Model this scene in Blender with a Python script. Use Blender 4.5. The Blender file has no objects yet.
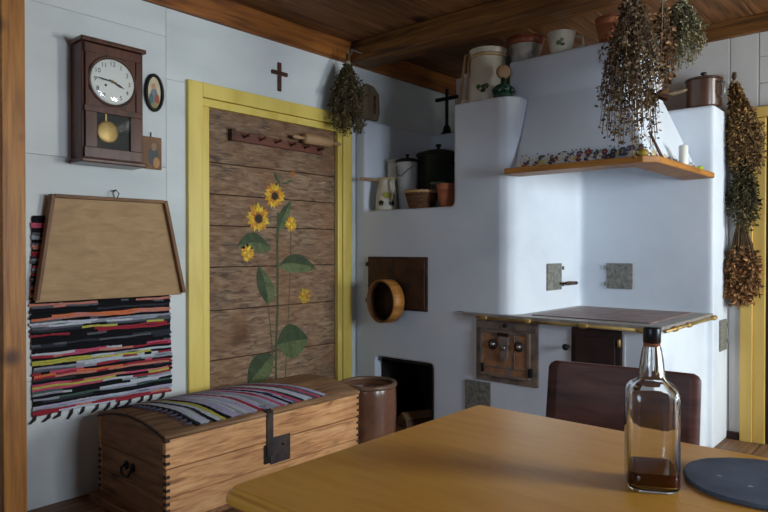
import bpy, bmesh, math, random
from mathutils import Vector, Matrix
rnd = random.Random(7)
C = bpy.context.scene.collection
PI = math.pi

# ------------------------------------------------------------------ camera, world, light, exposure
cam_d = bpy.data.cameras.new('camera'); cam = bpy.data.objects.new('camera', cam_d); C.objects.link(cam)
cam_d.sensor_width = 36.0; cam_d.lens = 36.0 * 645.0 / 768.0
cam_d.clip_start = 0.05
cam.location = (0, 0, 1.25)
cam.rotation_euler = (math.radians(90 - 0.5), 0, math.radians(41.2))
bpy.context.scene.camera = cam
sc = bpy.context.scene
sc.view_settings.view_transform = 'Standard'; sc.view_settings.look = 'None'
sc.view_settings.gamma = 1.0; sc.view_settings.use_curve_mapping = False
sc.view_settings.exposure = 0.0
world = bpy.data.worlds.new('sky'); sc.world = world; world.use_nodes = True
bgn = world.node_tree.nodes['Background']
bgn.inputs[0].default_value = (0.62, 0.78, 1.0, 1); bgn.inputs[1].default_value = 2.5

def area_light(name, loc, rot, sx, sy, power, col):
    d = bpy.data.lights.new(name, 'AREA'); d.shape = 'RECTANGLE'; d.size = sx; d.size_y = sy
    d.energy = power; d.color = col
    o = bpy.data.objects.new(name, d); C.objects.link(o); o.location = loc; o.rotation_euler = rot
    return o
# daylight by the two right windows (built below); the front lamp is added fill
area_light('daylight_right_far', (1.98, 4.05, 1.5), (0, math.radians(90), 0), 1.15, 0.95, 145, (0.95, 1.0, 0.95))
area_light('daylight_right_near', (1.98, 2.25, 1.5), (0, math.radians(90), 0), 1.15, 0.95, 125, (0.76, 0.87, 1.0))
area_light('added_front_fill', (-0.4, -1.58, 1.5), (math.radians(90), 0, 0), 0.95, 1.15, 22, (0.62, 0.78, 1.0))

# ------------------------------------------------------------------ helpers
def s2l(c):
    return tuple(((v/255)/12.92 if v/255 <= .04045 else ((v/255+.055)/1.055)**2.4) for v in c)
def rgb(*c): return s2l(c)

class MB:
    def __init__(s): s.v = []; s.f = []; s.c = []; s.sm = []
    def face(s, idx, col=None, smooth=False): s.f.append(tuple(idx)); s.c.append(col); s.sm.append(smooth)
    def add(s, verts, faces, col=None, smooth=False):
        o = len(s.v); s.v += [tuple(p) for p in verts]
        for f in faces: s.face([i+o for i in f], col, smooth)
        return s
    def box(s, x0, x1, y0, y1, z0, z1, col=None):
        v = [(x, y, z) for z in (z0, z1) for y in (y0, y1) for x in (x0, x1)]
        return s.add(v, [(0,2,3,1), (4,5,7,6), (0,1,5,4), (2,6,7,3), (0,4,6,2), (1,3,7,5)], col)
    def hexa(s, bottom, top, col=None):      # two quads, both counter-clockwise seen from the top end
        return s.add(list(bottom)+list(top), [(3,2,1,0), (4,5,6,7), (0,1,5,4), (1,2,6,5), (2,3,7,6), (3,0,4,7)], col)
    def prism(s, poly, d, col=None, smooth=False):   # poly: 3D loop, d: extrusion vector
        n = len(poly); d = Vector(d); p = [Vector(q) for q in poly]
        o = len(s.v); s.v += [tuple(q) for q in p] + [tuple(q+d) for q in p]
        s.face([o+i for i in range(n)][::-1], col); s.face([o+n+i for i in range(n)], col)
        for i in range(n): s.face((o+i, o+(i+1) % n, o+n+(i+1) % n, o+n+i), col, smooth)
        return s
    def lathe(s, prof, c=(0,0,0), n=32, axis='Z', col=None, arc=None, closed=False):
        o = len(s.v); m = len(prof)
        for i in range(n):
            a = 2*PI*i/n
            for r, h in prof:
                x, y = r*math.cos(a), r*math.sin(a)
                p = (x, y, h) if axis == 'Z' else ((h, x, y) if axis == 'X' else (y, h, x))
                s.v.append((p[0]+c[0], p[1]+c[1], p[2]+c[2]))
        for i in range(n):
            j = (i+1) % n
            for k in range(m-1 if not closed else m):
                k2 = (k+1) % m
                s.face((o+i*m+k, o+j*m+k, o+j*m+k2, o+i*m+k2), col, True)
        if not closed:
            if prof[0][0] > 1e-5: s.face([o+i*m for i in range(n)][::-1], col)
            if prof[-1][0] > 1e-5: s.face([o+i*m+m-1 for i in range(n)], col)
        return s
    def tube(s, pts, r, n=8, col=None, closed=False):
        pts = [Vector(p) for p in pts]; m = len(pts)
        rr = r if isinstance(r, (list, tuple)) else [r]*m
        o = len(s.v); up = None
        for i, p in enumerate(pts):
            if closed: t = pts[(i+1) % m]-pts[i-1]
            else: t = pts[min(i+1, m-1)]-pts[max(i-1, 0)]
            t.normalize()
            if up is None: up = Vector((0,0,1)) if abs(t.z) < .9 else Vector((1,0,0))
            a = t.cross(up).normalized(); b = a.cross(t).normalized(); up = b
            for k in range(n):
                w = 2*PI*k/n; s.v.append(tuple(p+(a*math.cos(w)+b*math.sin(w))*rr[i]))
        for i in range(m if closed else m-1):
            j = (i+1) % m
            for k in range(n):
                k2 = (k+1) % n
                s.face((o+i*n+k, o+i*n+k2, o+j*n+k2, o+j*n+k), col, True)
        if not closed:
            s.face([o+k for k in range(n)][::-1], col); s.face([o+(m-1)*n+k for k in range(n)], col)
        return s
    def ball(s, c, rx, ry=None, rz=None, n=12, m=8, col=None):
        ry = ry or rx; rz = rz or rx
        o = len(s.v)
        s.lathe([(max(math.sin(PI*k/m), 1e-6), -math.cos(PI*k/m)) for k in range(m+1)], n=n, col=col)
        for i in range(o, len(s.v)):
            x, y, z = s.v[i]; s.v[i] = (c[0]+x*rx, c[1]+y*ry, c[2]+z*rz)
        return s
    def grid(s, fn, nu, nv, col=None, smooth=True, cf=None):
        o = len(s.v)
        for i in range(nu+1):
            for j in range(nv+1): s.v.append(tuple(fn(i/nu, j/nv)))
        for i in range(nu):
            for j in range(nv):
                s.face((o+i*(nv+1)+j, o+(i+1)*(nv+1)+j, o+(i+1)*(nv+1)+j+1, o+i*(nv+1)+j+1), cf(i, j) if cf else col, smooth)
        return s
    def mesh(s, name, off=(0,0,0)):
        me = bpy.data.meshes.new(name)
        me.from_pydata([(v[0]-off[0], v[1]-off[1], v[2]-off[2]) for v in s.v], [], s.f)
        me.polygons.foreach_set('use_smooth', s.sm)
        if any(c is not None for c in s.c):
            at = me.color_attributes.new('col', 'FLOAT_COLOR', 'CORNER')
            buf = []
            for f, c in zip(s.f, s.c):
                c = c or (.5, .5, .5)
                buf += [c[0], c[1], c[2], 1.0]*len(f)
            at.data.foreach_set('color', buf)
        bm = bmesh.new(); bm.from_mesh(me); bmesh.ops.recalc_face_normals(bm, faces=bm.faces); bm.to_mesh(me); bm.free()
        me.update(); return me
    def build(s, name, mat, parent=None, bevel=0, seg=2, local=False, kind=None, ang=35):
        off = (0,0,0)
        if parent is not None and not local:
            root = parent
            while root.parent: root = root.parent
            off = root.location
        me = s.mesh(name, off); o = bpy.data.objects.new(name, me); C.objects.link(o)
        if mat: me.materials.append(mat)
        o.parent = parent
        if bevel:
            b = o.modifiers.new('bevel', 'BEVEL'); b.width = bevel; b.segments = seg; b.limit_method = 'ANGLE'; b.angle_limit = math.radians(ang)
            b.harden_normals = False
        if kind: o['kind'] = kind
        return o

def thing(name, label, cat, loc=(0,0,0), rotz=0, group=None, kind=None):
    o = bpy.data.objects.new(name, None); C.objects.link(o); o.location = loc; o.rotation_euler = (0, 0, rotz)
    o.empty_display_size = .1; o['label'] = label
    if cat: o['category'] = cat
    if group: o['group'] = group
    if kind: o['kind'] = kind
    return o
def tag(o, label, cat, group=None):
    o['label'] = label; o['category'] = cat
    if group: o['group'] = group
    return o
def single(mb, name, mat, label, cat, loc, **k):      # a thing of one mesh, given in world coordinates
    o = mb.build(name, mat, **k)
    for v in o.data.vertices: v.co -= Vector(loc)
    o.location = loc
    return tag(o, label, cat)
def struct(name, label, loc=(0,0,0)):
    return thing(name, label, None, loc, kind='structure')
def boxpart(name, mat, parent, b, bevel=.003, **k):
    return MB().box(*b).build(name, mat, parent, bevel=bevel, **k)
def blob(adds, cuts, name, mat, parent, voxel=.014, smooth=8):
    """union of solids minus cutters, baked, then softened: hand-plastered masonry"""
    tmp = []; root = parent
    while root.parent: root = root.parent
    def mk(b):
        mb = b if isinstance(b, MB) else (MB().hexa(*b) if len(b) == 2 else MB().box(*b))
        o = bpy.data.objects.new('tmp', mb.mesh('tmp', root.location)); C.objects.link(o); tmp.append(o); return o
    base = mk(adds[0])
    for op, lst in (('UNION', adds[1:]), ('DIFFERENCE', cuts)):
        for b in lst:
            m = base.modifiers.new('b', 'BOOLEAN'); m.operation = op; m.object = mk(b); m.solver = 'EXACT'
    r = base.modifiers.new('r', 'REMESH'); r.mode = 'VOXEL'; r.voxel_size = voxel; r.use_smooth_shade = True
    q = base.modifiers.new('s', 'SMOOTH'); q.factor = .5; q.iterations = smooth
    dg = bpy.context.evaluated_depsgraph_get(); dg.update()
    me = bpy.data.meshes.new_from_object(base.evaluated_get(dg)); me.name = name
    for o in tmp:
        d = o.data; bpy.data.objects.remove(o); bpy.data.meshes.remove(d)
    me.materials.clear(); me.materials.append(mat)
    me.polygons.foreach_set('use_smooth', [True]*len(me.polygons))
    o = bpy.data.objects.new(name, me); C.objects.link(o); o.parent = parent
    return o

# ------------------------------------------------------------------ materials
def _base(name, rough, metal, spec):
    m = bpy.data.materials.new(name); m.use_nodes = True; nt = m.node_tree; p = nt.nodes['Principled BSDF']
    p.inputs['Roughness'].default_value = rough; p.inputs['Metallic'].default_value = metal
    p.inputs['Specular IOR Level'].default_value = spec
    return m, nt, p
def nmat(name, cols, scale=(1,1,1), ns=4.0, detail=5, rough=.6, metal=0, spec=.4, bump=.15, bscale=None, vary=.0, lo=.3, hi=.7,
         knots=0, coat=0, dist=.3, hue=0, rvar=0, big=None, fine=0):
    """procedural surface: stretched noise through a colour ramp, per-object variation, fine relief"""
    m, nt, p = _base(name, rough, metal, spec); N = nt.nodes; Lk = nt.links
    tc = N.new('ShaderNodeTexCoord'); mp = N.new('ShaderNodeMapping'); oi = N.new('ShaderNodeObjectInfo')
    mul = N.new('ShaderNodeVectorMath'); mul.operation = 'SCALE'; mul.inputs[0].default_value = (13.1, 7.7, 9.3)
    Lk.new(oi.outputs['Random'], mul.inputs['Scale'])
    Lk.new(tc.outputs['Object'], mp.inputs['Vector']); Lk.new(mul.outputs[0], mp.inputs['Location'])
    mp.inputs['Scale'].default_value = scale
    n = N.new('ShaderNodeTexNoise'); n.inputs['Scale'].default_value = ns; n.inputs['Detail'].default_value = detail
    n.inputs['Distortion'].default_value = dist
    Lk.new(mp.outputs[0], n.inputs['Vector'])
    r = N.new('ShaderNodeValToRGB'); e = r.color_ramp.elements
    while len(e) < len(cols): e.new(.5)
    for i, c in enumerate(cols):
        e[i].position = lo+(hi-lo)*i/max(1, len(cols)-1); e[i].color = (*c, 1)
    Lk.new(n.outputs['Fac'], r.inputs['Fac']); out = r.outputs['Color']
    if fine:     # fine fibre and speckle
        mpf = N.new('ShaderNodeMapping'); mpf.inputs['Scale'].default_value = tuple(q*6 if q > 2 else q*2.2 for q in scale)
        Lk.new(tc.outputs['Object'], mpf.inputs['Vector']); Lk.new(mul.outputs[0], mpf.inputs['Location'])
        nf = N.new('ShaderNodeTexNoise'); nf.inputs['Scale'].default_value = ns*1.3; nf.inputs['Detail'].default_value = 6; nf.inputs['Roughness'].default_value = .7
        Lk.new(mpf.outputs[0], nf.inputs['Vector'])
        rf = N.new('ShaderNodeMapRange'); rf.inputs['From Min'].default_value = .3; rf.inputs['From Max'].default_value = .7
        rf.inputs['To Min'].default_value = 1-fine; rf.inputs['To Max'].default_value = 1+fine*.6
        Lk.new(nf.outputs['Fac'], rf.inputs['Value'])
        hf = N.new('ShaderNodeHueSaturation'); Lk.new(rf.outputs[0], hf.inputs['Value']); Lk.new(out, hf.inputs['Color']); out = hf.outputs['Color']
    if knots:
        v = N.new('ShaderNodeTexVoronoi'); v.inputs['Scale'].default_value = knots
        mp2 = N.new('ShaderNodeMapping'); mp2.inputs['Scale'].default_value = tuple(.35 if q < .5 else 1 for q in scale)
        Lk.new(tc.outputs['Object'], mp2.inputs['Vector']); Lk.new(mul.outputs[0], mp2.inputs['Location']); Lk.new(mp2.outputs[0], v.inputs['Vector'])
        r2 = N.new('ShaderNodeValToRGB'); r2.color_ramp.elements[0].position = .05; r2.color_ramp.elements[1].position = .14
        r2.color_ramp.elements[0].color = (.25, .18, .14, 1); r2.color_ramp.elements[1].color = (1, 1, 1, 1)
        Lk.new(v.outputs['Distance'], r2.inputs['Fac'])
        mx = N.new('ShaderNodeMix'); mx.data_type = 'RGBA'; mx.blend_type = 'MULTIPLY'; mx.inputs['Factor'].default_value = 1
        Lk.new(out, mx.inputs['A']); Lk.new(r2.outputs['Color'], mx.inputs['B']); out = mx.outputs['Result']
    if big:      # large soft stains with a shape of their own
        nb = N.new('ShaderNodeTexNoise'); nb.inputs['Scale'].default_value = big[0]; nb.inputs['Detail'].default_value = 3
        Lk.new(tc.outputs['Object'], nb.inputs['Vector'])
        rb = N.new('ShaderNodeValToRGB'); rb.color_ramp.elements[0].position = .4; rb.color_ramp.elements[1].position = .65
        rb.color_ramp.elements[0].color = (0,0,0,1); rb.color_ramp.elements[1].color = (1,1,1,1)
        Lk.new(nb.outputs['Fac'], rb.inputs['Fac'])
        mb_ = N.new('ShaderNodeMix'); mb_.data_type = 'RGBA'; mb_.inputs['B'].default_value = (*big[1], 1)
        ml = N.new('ShaderNodeMath'); ml.operation = 'MULTIPLY'; ml.inputs[1].default_value = big[2]
        Lk.new(rb.outputs['Color'], ml.inputs[0]); Lk.new(ml.outputs[0], mb_.inputs['Factor']); Lk.new(out, mb_.inputs['A']); out = mb_.outputs['Result']
    if vary or hue:
        h = N.new('ShaderNodeHueSaturation'); mr = N.new('ShaderNodeMapRange')
        mr.inputs['To Min'].default_value = 1-vary; mr.inputs['To Max'].default_value = 1+vary
        Lk.new(oi.outputs['Random'], mr.inputs['Value']); Lk.new(mr.outputs[0], h.inputs['Value'])
        Lk.new(out, h.inputs['Color']); out = h.outputs['Color']
    Lk.new(out, p.inputs['Base Color'])
    if bump:
        b = N.new('ShaderNodeBump'); b.inputs['Strength'].default_value = bump; b.inputs['Distance'].default_value = .01
        if bscale:
            n2 = N.new('ShaderNodeTexNoise'); n2.inputs['Scale'].default_value = bscale; n2.inputs['Detail'].default_value = 4
            Lk.new(tc.outputs['Object'], n2.inputs['Vector']); Lk.new(n2.outputs['Fac'], b.inputs['Height'])
        else: Lk.new(n.outputs['Fac'], b.inputs['Height'])
        Lk.new(b.outputs[0], p.inputs['Normal'])
    if rvar:
        mr2 = N.new('ShaderNodeMapRange'); mr2.inputs['To Min'].default_value = rough-rvar; mr2.inputs['To Max'].default_value = rough+rvar
        Lk.new(n.outputs['Fac'], mr2.inputs['Value']); Lk.new(mr2.outputs[0], p.inputs['Roughness'])
    if coat: p.inputs['Coat Weight'].default_value = coat; p.inputs['Coat Roughness'].default_value = .15
    return m
def colmat(name, rough=.85, bump=.0, bscale=300, noise=.0, spec=.2):
    """colours woven or printed into the thing, carried by the mesh"""
    m, nt, p = _base(name, rough, 0, spec); N = nt.nodes; Lk = nt.links
    a = N.new('ShaderNodeAttribute'); a.attribute_name = 'col'; out = a.outputs['Color']
    tc = N.new('ShaderNodeTexCoord'); n = N.new('ShaderNodeTexNoise'); n.inputs['Scale'].default_value = bscale; n.inputs['Detail'].default_value = 3
    Lk.new(tc.outputs['Object'], n.inputs['Vector'])
    if noise:
        h = N.new('ShaderNodeHueSaturation'); mr = N.new('ShaderNodeMapRange'); mr.inputs['From Min'].default_value = .3; mr.inputs['From Max'].default_value = .7
        mr.inputs['To Min'].default_value = 1-noise; mr.inputs['To Max'].default_value = 1+noise
        Lk.new(n.outputs['Fac'], mr.inputs['Value']); Lk.new(mr.outputs[0], h.inputs['Value']); Lk.new(out, h.inputs['Color']); out = h.outputs['Color']
    Lk.new(out, p.inputs['Base Color'])
    if bump:
        b = N.new('ShaderNodeBump'); b.inputs['Strength'].default_value = bump; b.inputs['Distance'].default_value = .004
        Lk.new(n.outputs['Fac'], b.inputs['Height']); Lk.new(b.outputs[0], p.inputs['Normal'])
    return m
def glassmat(name, col=(1,1,1), rough=.0, ior=1.5):
    m, nt, p = _base(name, rough, 0, .5)
    p.inputs['Base Color'].default_value = (*col, 1); p.inputs['Transmission Weight'].default_value = 1; p.inputs['IOR'].default_value = ior
    return m
def panemat(name, gloss=.08):
    m = bpy.data.materials.new(name); m.use_nodes = True; nt = m.node_tree; N = nt.nodes; N.remove(N['Principled BSDF'])
    t = N.new('ShaderNodeBsdfTransparent'); g = N.new('ShaderNodeBsdfGlossy'); g.inputs['Roughness'].default_value = .02
    f = N.new('ShaderNodeFresnel'); f.inputs['IOR'].default_value = 1.45
    x = N.new('ShaderNodeMixShader'); nt.links.new(f.outputs[0], x.inputs[0]); nt.links.new(t.outputs[0], x.inputs[1]); nt.links.new(g.outputs[0], x.inputs[2])
    nt.links.new(x.outputs[0], N['Material Output'].inputs['Surface'])
    return m

M = {}
M['plaster'] = nmat('white_lime_plaster', [rgb(196,203,213), rgb(211,218,227), rgb(219,225,232)], ns=1.6, detail=6, rough=.75, bump=.10, bscale=9, spec=.25)
M['wallpaint'] = nmat('white_painted_timber', [rgb(196,202,201), rgb(211,216,215), rgb(219,223,222)], scale=(1,.35,1), ns=3, rough=.6, bump=.12, bscale=14, vary=.015, spec=.3)
M['backpaint'] = nmat('white_painted_boards', [rgb(196,194,192), rgb(212,210,208)], scale=(1,1,.4), ns=3, rough=.65, bump=.12, bscale=14, vary=.02)
M['plainwall'] = nmat('plain_white_plaster', [rgb(200,200,196), rgb(214,214,210)], ns=2, rough=.8, bump=.08, bscale=12)
M['ceiling'] = nmat('aged_ceiling_boards', [rgb(78,48,26), rgb(114,74,40), rgb(138,92,54)], scale=(9,.6,9), ns=4, detail=8, rough=.6, bump=.15, vary=.14, knots=1.6, fine=.22)
M['beam'] = nmat('dark_ceiling_beam', [rgb(64,40,18), rgb(110,70,30), rgb(138,92,42)], scale=(.6,8,8), ns=4, detail=8, rough=.55, bump=.5, knots=1.2, fine=.3)
M['beam_y'] = nmat('orange_wall_plate_beam', [rgb(88,48,18), rgb(138,80,28), rgb(160,98,38)], scale=(8,.6,8), ns=4, detail=8, rough=.5, bump=.3, knots=1.2, fine=.3)
M['post'] = nmat('orange_pine_post', [rgb(136,82,32), rgb(178,116,50), rgb(196,136,66)], scale=(9,9,.5), ns=4, detail=8, rough=.5, bump=.15, knots=2.5, fine=.2)
M['floor'] = nmat('worn_floor_boards', [rgb(84,58,40), rgb(124,90,64), rgb(150,114,84)], scale=(9,.6,9), ns=4, detail=8, rough=.5, bump=.12, vary=.12, fine=.25)
M['doorwood'] = nmat('weathered_door_planks', [rgb(70,58,50), rgb(118,94,74), rgb(148,120,94), rgb(168,144,118)], scale=(9,1.8,9), ns=5.5, detail=10, rough=.75, bump=.45, vary=.10, knots=1.4, lo=.28, hi=.74, big=(4.6, rgb(134,92,60), .5), fine=.36, dist=.9)
M['yellow'] = nmat('yellow_painted_wood', [rgb(212,184,84), rgb(226,200,100), rgb(232,208,112)], scale=(3,3,.6), ns=3, rough=.4, bump=.08, spec=.5)
M['ochre'] = nmat('yellow_painted_door_frame', [rgb(206,170,88), rgb(220,186,102)], scale=(3,3,.6), ns=3, rough=.45, bump=.08)
M['chestwood'] = nmat('aged_pine_chest_boards', [rgb(116,74,46), rgb(182,126,80), rgb(210,154,102), rgb(218,168,118)], scale=(9,1.0,9), ns=4.5, detail=9, rough=.6, bump=.3, vary=.06, knots=2.6, lo=.25, hi=.66, big=(5, rgb(150,100,64), .4), fine=.25, dist=.8)
M['chestend'] = nmat('aged_pine_chest_end', [rgb(92,60,40), rgb(144,98,62), rgb(166,118,76)], scale=(1.0,9,9), ns=4.5, detail=9, rough=.6, bump=.3, vary=.06, knots=2.2, fine=.3, big=(5, rgb(110,74,50), .5))
M['lidwood'] = nmat('worn_grey_brown_lid', [rgb(104,76,54), rgb(148,110,78), rgb(170,132,96)], scale=(9,1,9), ns=4, detail=9, rough=.55, bump=.25, fine=.28)
M['iron'] = nmat('dark_forged_iron', [rgb(44,40,42), rgb(66,58,58), rgb(78,66,62)], ns=14, rough=.5, metal=.5, bump=.2)
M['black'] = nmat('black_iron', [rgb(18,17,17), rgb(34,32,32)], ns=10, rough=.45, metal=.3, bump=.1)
M['rust'] = nmat('rusty_sheet_iron', [rgb(40,30,27), rgb(66,46,36), rgb(88,58,40), rgb(62,54,52)], ns=7, detail=7, rough=.55, metal=.35, bump=.2, rvar=.12)
M['rustorange'] = nmat('rusted_cast_iron_door', [rgb(104,92,88), rgb(142,102,74), rgb(166,116,78), rgb(122,110,102)], ns=13, detail=6, rough=.5, bump=.25)
M['castiron'] = nmat('grey_cast_iron_frame', [rgb(84,76,73), rgb(118,106,98), rgb(140,118,100)], ns=13, detail=6, rough=.5, bump=.25)
M['plategrey'] = nmat('grey_zinc_plate', [rgb(92,92,88), rgb(126,126,118), rgb(146,144,134)], ns=40, detail=6, rough=.55, metal=.2, bump=.3)
M['darkdoor'] = nmat('dark_brown_iron_door', [rgb(38,26,26), rgb(60,40,36)], ns=6, rough=.5, metal=.2, bump=.1)
M['cooktop'] = nmat('worn_cooktop_iron', [rgb(98,78,74), rgb(134,108,102), rgb(156,134,126)], scale=(1,3,3), ns=7, detail=7, rough=.45, bump=.1, rvar=.1, fine=.2)
M['steel'] = nmat('grey_steel_border', [rgb(128,122,116), rgb(164,156,148)], ns=12, rough=.4, metal=.1, bump=.08)
M['brass'] = nmat('old_brass', [rgb(120,96,52), rgb(172,142,84), rgb(190,162,104)], ns=14, rough=.45, metal=.5, bump=.05)
M['chrome'] = nmat('bright_steel', [rgb(170,170,176), rgb(206,206,212)], ns=10, rough=.2, metal=1, bump=0)
M['shelfwood'] = nmat('orange_brown_mantel_wood', [rgb(124,78,30), rgb(168,112,50), rgb(184,128,62)], scale=(.7,.7,7), ns=5, rough=.5, bump=.12)
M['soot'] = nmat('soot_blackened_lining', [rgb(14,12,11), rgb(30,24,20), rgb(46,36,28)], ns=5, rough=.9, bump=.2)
M['tabletop'] = nmat('honey_varnished_table', [rgb(226,156,56), rgb(233,166,66), rgb(238,174,76)], scale=(1.2,7,7), ns=4, detail=6, rough=.30, bump=.02, vary=.01, spec=.5, fine=.04)
M['tableleg'] = nmat('honey_varnished_leg', [rgb(160,104,30), rgb(184,124,40)], scale=(6,6,.6), ns=3, rough=.35, bump=.04)
M['chairwood'] = nmat('dark_stained_plywood', [rgb(64,36,30), rgb(94,56,47), rgb(114,72,60)], scale=(.8,5,4), ns=5, detail=7, rough=.42, bump=.08, fine=.2)
M['traywood'] = nmat('pale_birch_board', [rgb(150,116,76), rgb(170,134,90), rgb(182,148,104)], scale=(4,1.5,5), ns=3, detail=9, rough=.6, bump=.06, dist=1.6, fine=.12, lo=.2, hi=.8)
M['trayrim'] = nmat('brown_tray_rim', [rgb(104,72,46), rgb(138,100,66)], scale=(4,1,1), ns=5, rough=.6, bump=.1)
M['clockwood'] = nmat('dark_mahogany_clock_case', [rgb(52,28,20), rgb(84,46,32), rgb(104,60,42)], scale=(6,6,.6), ns=4, detail=7, rough=.32, bump=.04, coat=.2, fine=.15)
M['dial'] = nmat('cream_clock_dial', [rgb(206,208,204), rgb(222,222,214)], ns=3, rough=.4, bump=0)
M['inkblack'] = nmat('black_ink', [rgb(22,22,24), rgb(30,30,32)], ns=3, rough=.5, bump=0)
M['darkvoid'] = nmat('dark_green_clock_interior', [rgb(22,26,22), rgb(38,42,34)], ns=4, rough=.6, bump=0)
M['darkwood'] = nmat('dark_wood', [rgb(54,30,22), rgb(84,48,34), rgb(104,62,44)], scale=(1,1,5), ns=5, rough=.5, bump=.1)
M['rackwood'] = nmat('reddish_brown_rack_wood', [rgb(84,46,36), rgb(122,72,54)], scale=(4,.6,4), ns=5, rough=.55, bump=.1)
M['pinwood'] = nmat('pale_turned_wood', [rgb(158,120,84), rgb(190,152,112)], scale=(5,.7,5), ns=4, rough=.55, bump=.06)
M['crock'] = nmat('brown_salt_glazed_stoneware', [rgb(86,56,42), rgb(106,70,52), rgb(120,82,60)], ns=5, rough=.24, bump=.03, spec=.6)
M['crockrim'] = nmat('worn_glaze_rim', [rgb(86,60,46), rgb(120,92,72)], ns=12, rough=.35, bump=.05)
M['enamel'] = nmat('cream_enamel', [rgb(196,188,168), rgb(214,206,188)], ns=5, rough=.3, bump=.02, spec=.5)
M['enamelband'] = nmat('tan_enamel_band', [rgb(178,150,108), rgb(196,168,124)], ns=5, rough=.3, bump=0)
M['whiteenamel'] = nmat('white_enamel', [rgb(186,188,188), rgb(206,208,208)], ns=5, rough=.3, bump=.02)
M['greenpot'] = nmat('dark_green_enamel_pot', [rgb(26,32,26), rgb(44,52,40)], ns=5, rough=.35, bump=.03)
M['brownpot'] = nmat('brown_enamel_pot', [rgb(44,28,22), rgb(74,48,36), rgb(96,64,48)], scale=(3,3,.5), ns=4, rough=.28, bump=.03)
M['terracotta'] = nmat('terracotta', [rgb(128,70,44), rgb(158,92,60), rgb(170,108,76)], ns=7, rough=.8, bump=.1)
M['wicker'] = nmat('brown_wicker', [rgb(84,54,34), rgb(118,80,50)], ns=10, rough=.7, bump=.2)
M['wickerpale'] = nmat('pale_cane_rim', [rgb(168,132,88), rgb(198,164,116)], ns=12, rough=.6, bump=.2)
M['greygreen'] = nmat('grey_green_enamel', [rgb(90,98,84), rgb(116,122,104)], ns=6, rough=.4, bump=.03)
M['tin'] = nmat('dull_tin', [rgb(112,112,108), rgb(142,142,136)], ns=8, rough=.4, metal=.5, bump=.05)
M['darkgreen'] = nmat('bottle_green_glaze', [rgb(14,44,34), rgb(30,72,56)], ns=9, rough=.25, bump=.05)
M['tan'] = nmat('tan_turned_disc', [rgb(128,98,72), rgb(160,128,96)], ns=6, rough=.6, bump=.05)
M['candle'] = nmat('white_wax', [rgb(212,210,200), rgb(226,224,214)], ns=5, rough=.5, bump=0)
M['lime'] = nmat('lime_green', [rgb(142,176,30), rgb(170,204,48)], ns=8, rough=.6, bump=.1)
M['gourd'] = nmat('ochre_gourd', [rgb(116,92,26), rgb(150,122,40)], ns=8, rough=.6, bump=.1)
M['slate'] = nmat('blue_grey_slate', [rgb(66,74,86), rgb(88,98,112), rgb(104,114,128)], ns=9, detail=8, rough=.6, bump=.15)
M['slatechip'] = nmat('pale_slate_chip', [rgb(150,160,172), rgb(170,178,190)], ns=7, rough=.6, bump=.05)
M['cap'] = nmat('black_bottle_cap', [rgb(14,14,16), rgb(22,22,26)], ns=5, rough=.35, bump=0)
M['glass'] = glassmat('clear_glass', (.97, .98, .98))
M['whiskey'] = nmat('dark_red_brown_spirit', [rgb(78,20,11), rgb(90,26,14)], ns=3, rough=.06, bump=0, spec=.3)
M['pane'] = panemat('window_pane')
M['weave'] = colmat('woven_rags', .95, .5, 260, .25)
M['paint'] = colmat('painted_on_wood', .6, .0, 60, .28, .3)
M['print'] = colmat('printed_colours', .5, 0, 40, .1, .3)
M['leaves'] = colmat('dried_leaves', .9, 0, 60, .2, .15)
M['stems'] = nmat('dried_stems', [rgb(74,58,40), rgb(112,88,60)], ns=20, rough=.9, bump=0)
M['string'] = nmat('old_string', [rgb(130,118,96), rgb(150,138,114)], ns=20, rough=.9, bump=0)
M['wood_split'] = nmat('split_firewood', [rgb(92,66,46), rgb(146,112,82)], scale=(1,5,5), ns=5, rough=.8, bump=.2)
M['dovetail'] = nmat('dark_end_grain', [rgb(40,26,20), rgb(66,44,32)], ns=9, rough=.7, bump=.1)
M['greyboard'] = nmat('weathered_grey_wood', [rgb(92,78,60), rgb(124,106,82)], scale=(4,4,.7), ns=5, rough=.8, bump=.15)

# ------------------------------------------------------------------ the room
XL, YB, XR, YF, ZC = -3.315, 4.74, 1.9, -1.5, 2.77
fl = struct('floor', 'worn brown floor boards')
wd = (XR-XL+.2)/28
for i in range(28):
    x0 = XL-.1+i*wd
    boxpart('plank', M['floor'], fl, (x0+.0015, x0+wd-.0015, YF-.1, YB+.1, -.03, 0), .002)
boxpart('subfloor', M['soot'], fl, (XL-.1, XR+.1, YF-.1, YB+.1, -.06, -.031), 0)
ce = struct('ceiling', 'dark orange-brown boarded ceiling')
wd = (XR-XL+.2)/22
for i in range(22):
    x0 = XL-.1+i*wd
    boxpart('plank', M['ceiling'], ce, (x0+.002, x0+wd-.002, YF-.1, YB+.1, ZC, ZC+.03), .004)
boxpart('ceiling_deck', M['soot'], ce, (XL-.1, XR+.1, YF-.1, YB+.1, ZC+.031, ZC+.06), 0)
b = MB().box(-1e-3+XL-.06, XL+.022, YF, YB, 2.612, ZC+.001).build('trim_1', M['beam_y'], bevel=.006); b['kind'] = 'structure'; b['label'] = 'orange-brown wall plate beam above the white left wall'
b = MB().box(XL+.0225, XR, 3.385, 3.60, 2.612, ZC+.001).build('trim_2', M['beam'], bevel=.02); b['kind'] = 'structure'; b['label'] = 'dark brown ceiling beam crossing in front of the stove'
b = MB().box(-1.35, XR, YB-.03, YB+.06, 2.655, ZC+.001).build('trim_3', M['beam'], bevel=.006); b['kind'] = 'structure'; b['label'] = 'dark wall plate beam above the yellow door frame'
b = MB().box(XL+.0225, XR, .55, .77, 2.612, ZC+.001).build('trim_4', M['beam'], bevel=.02); b['kind'] = 'structure'; b['label'] = 'dark brown ceiling beam above the table'

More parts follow.
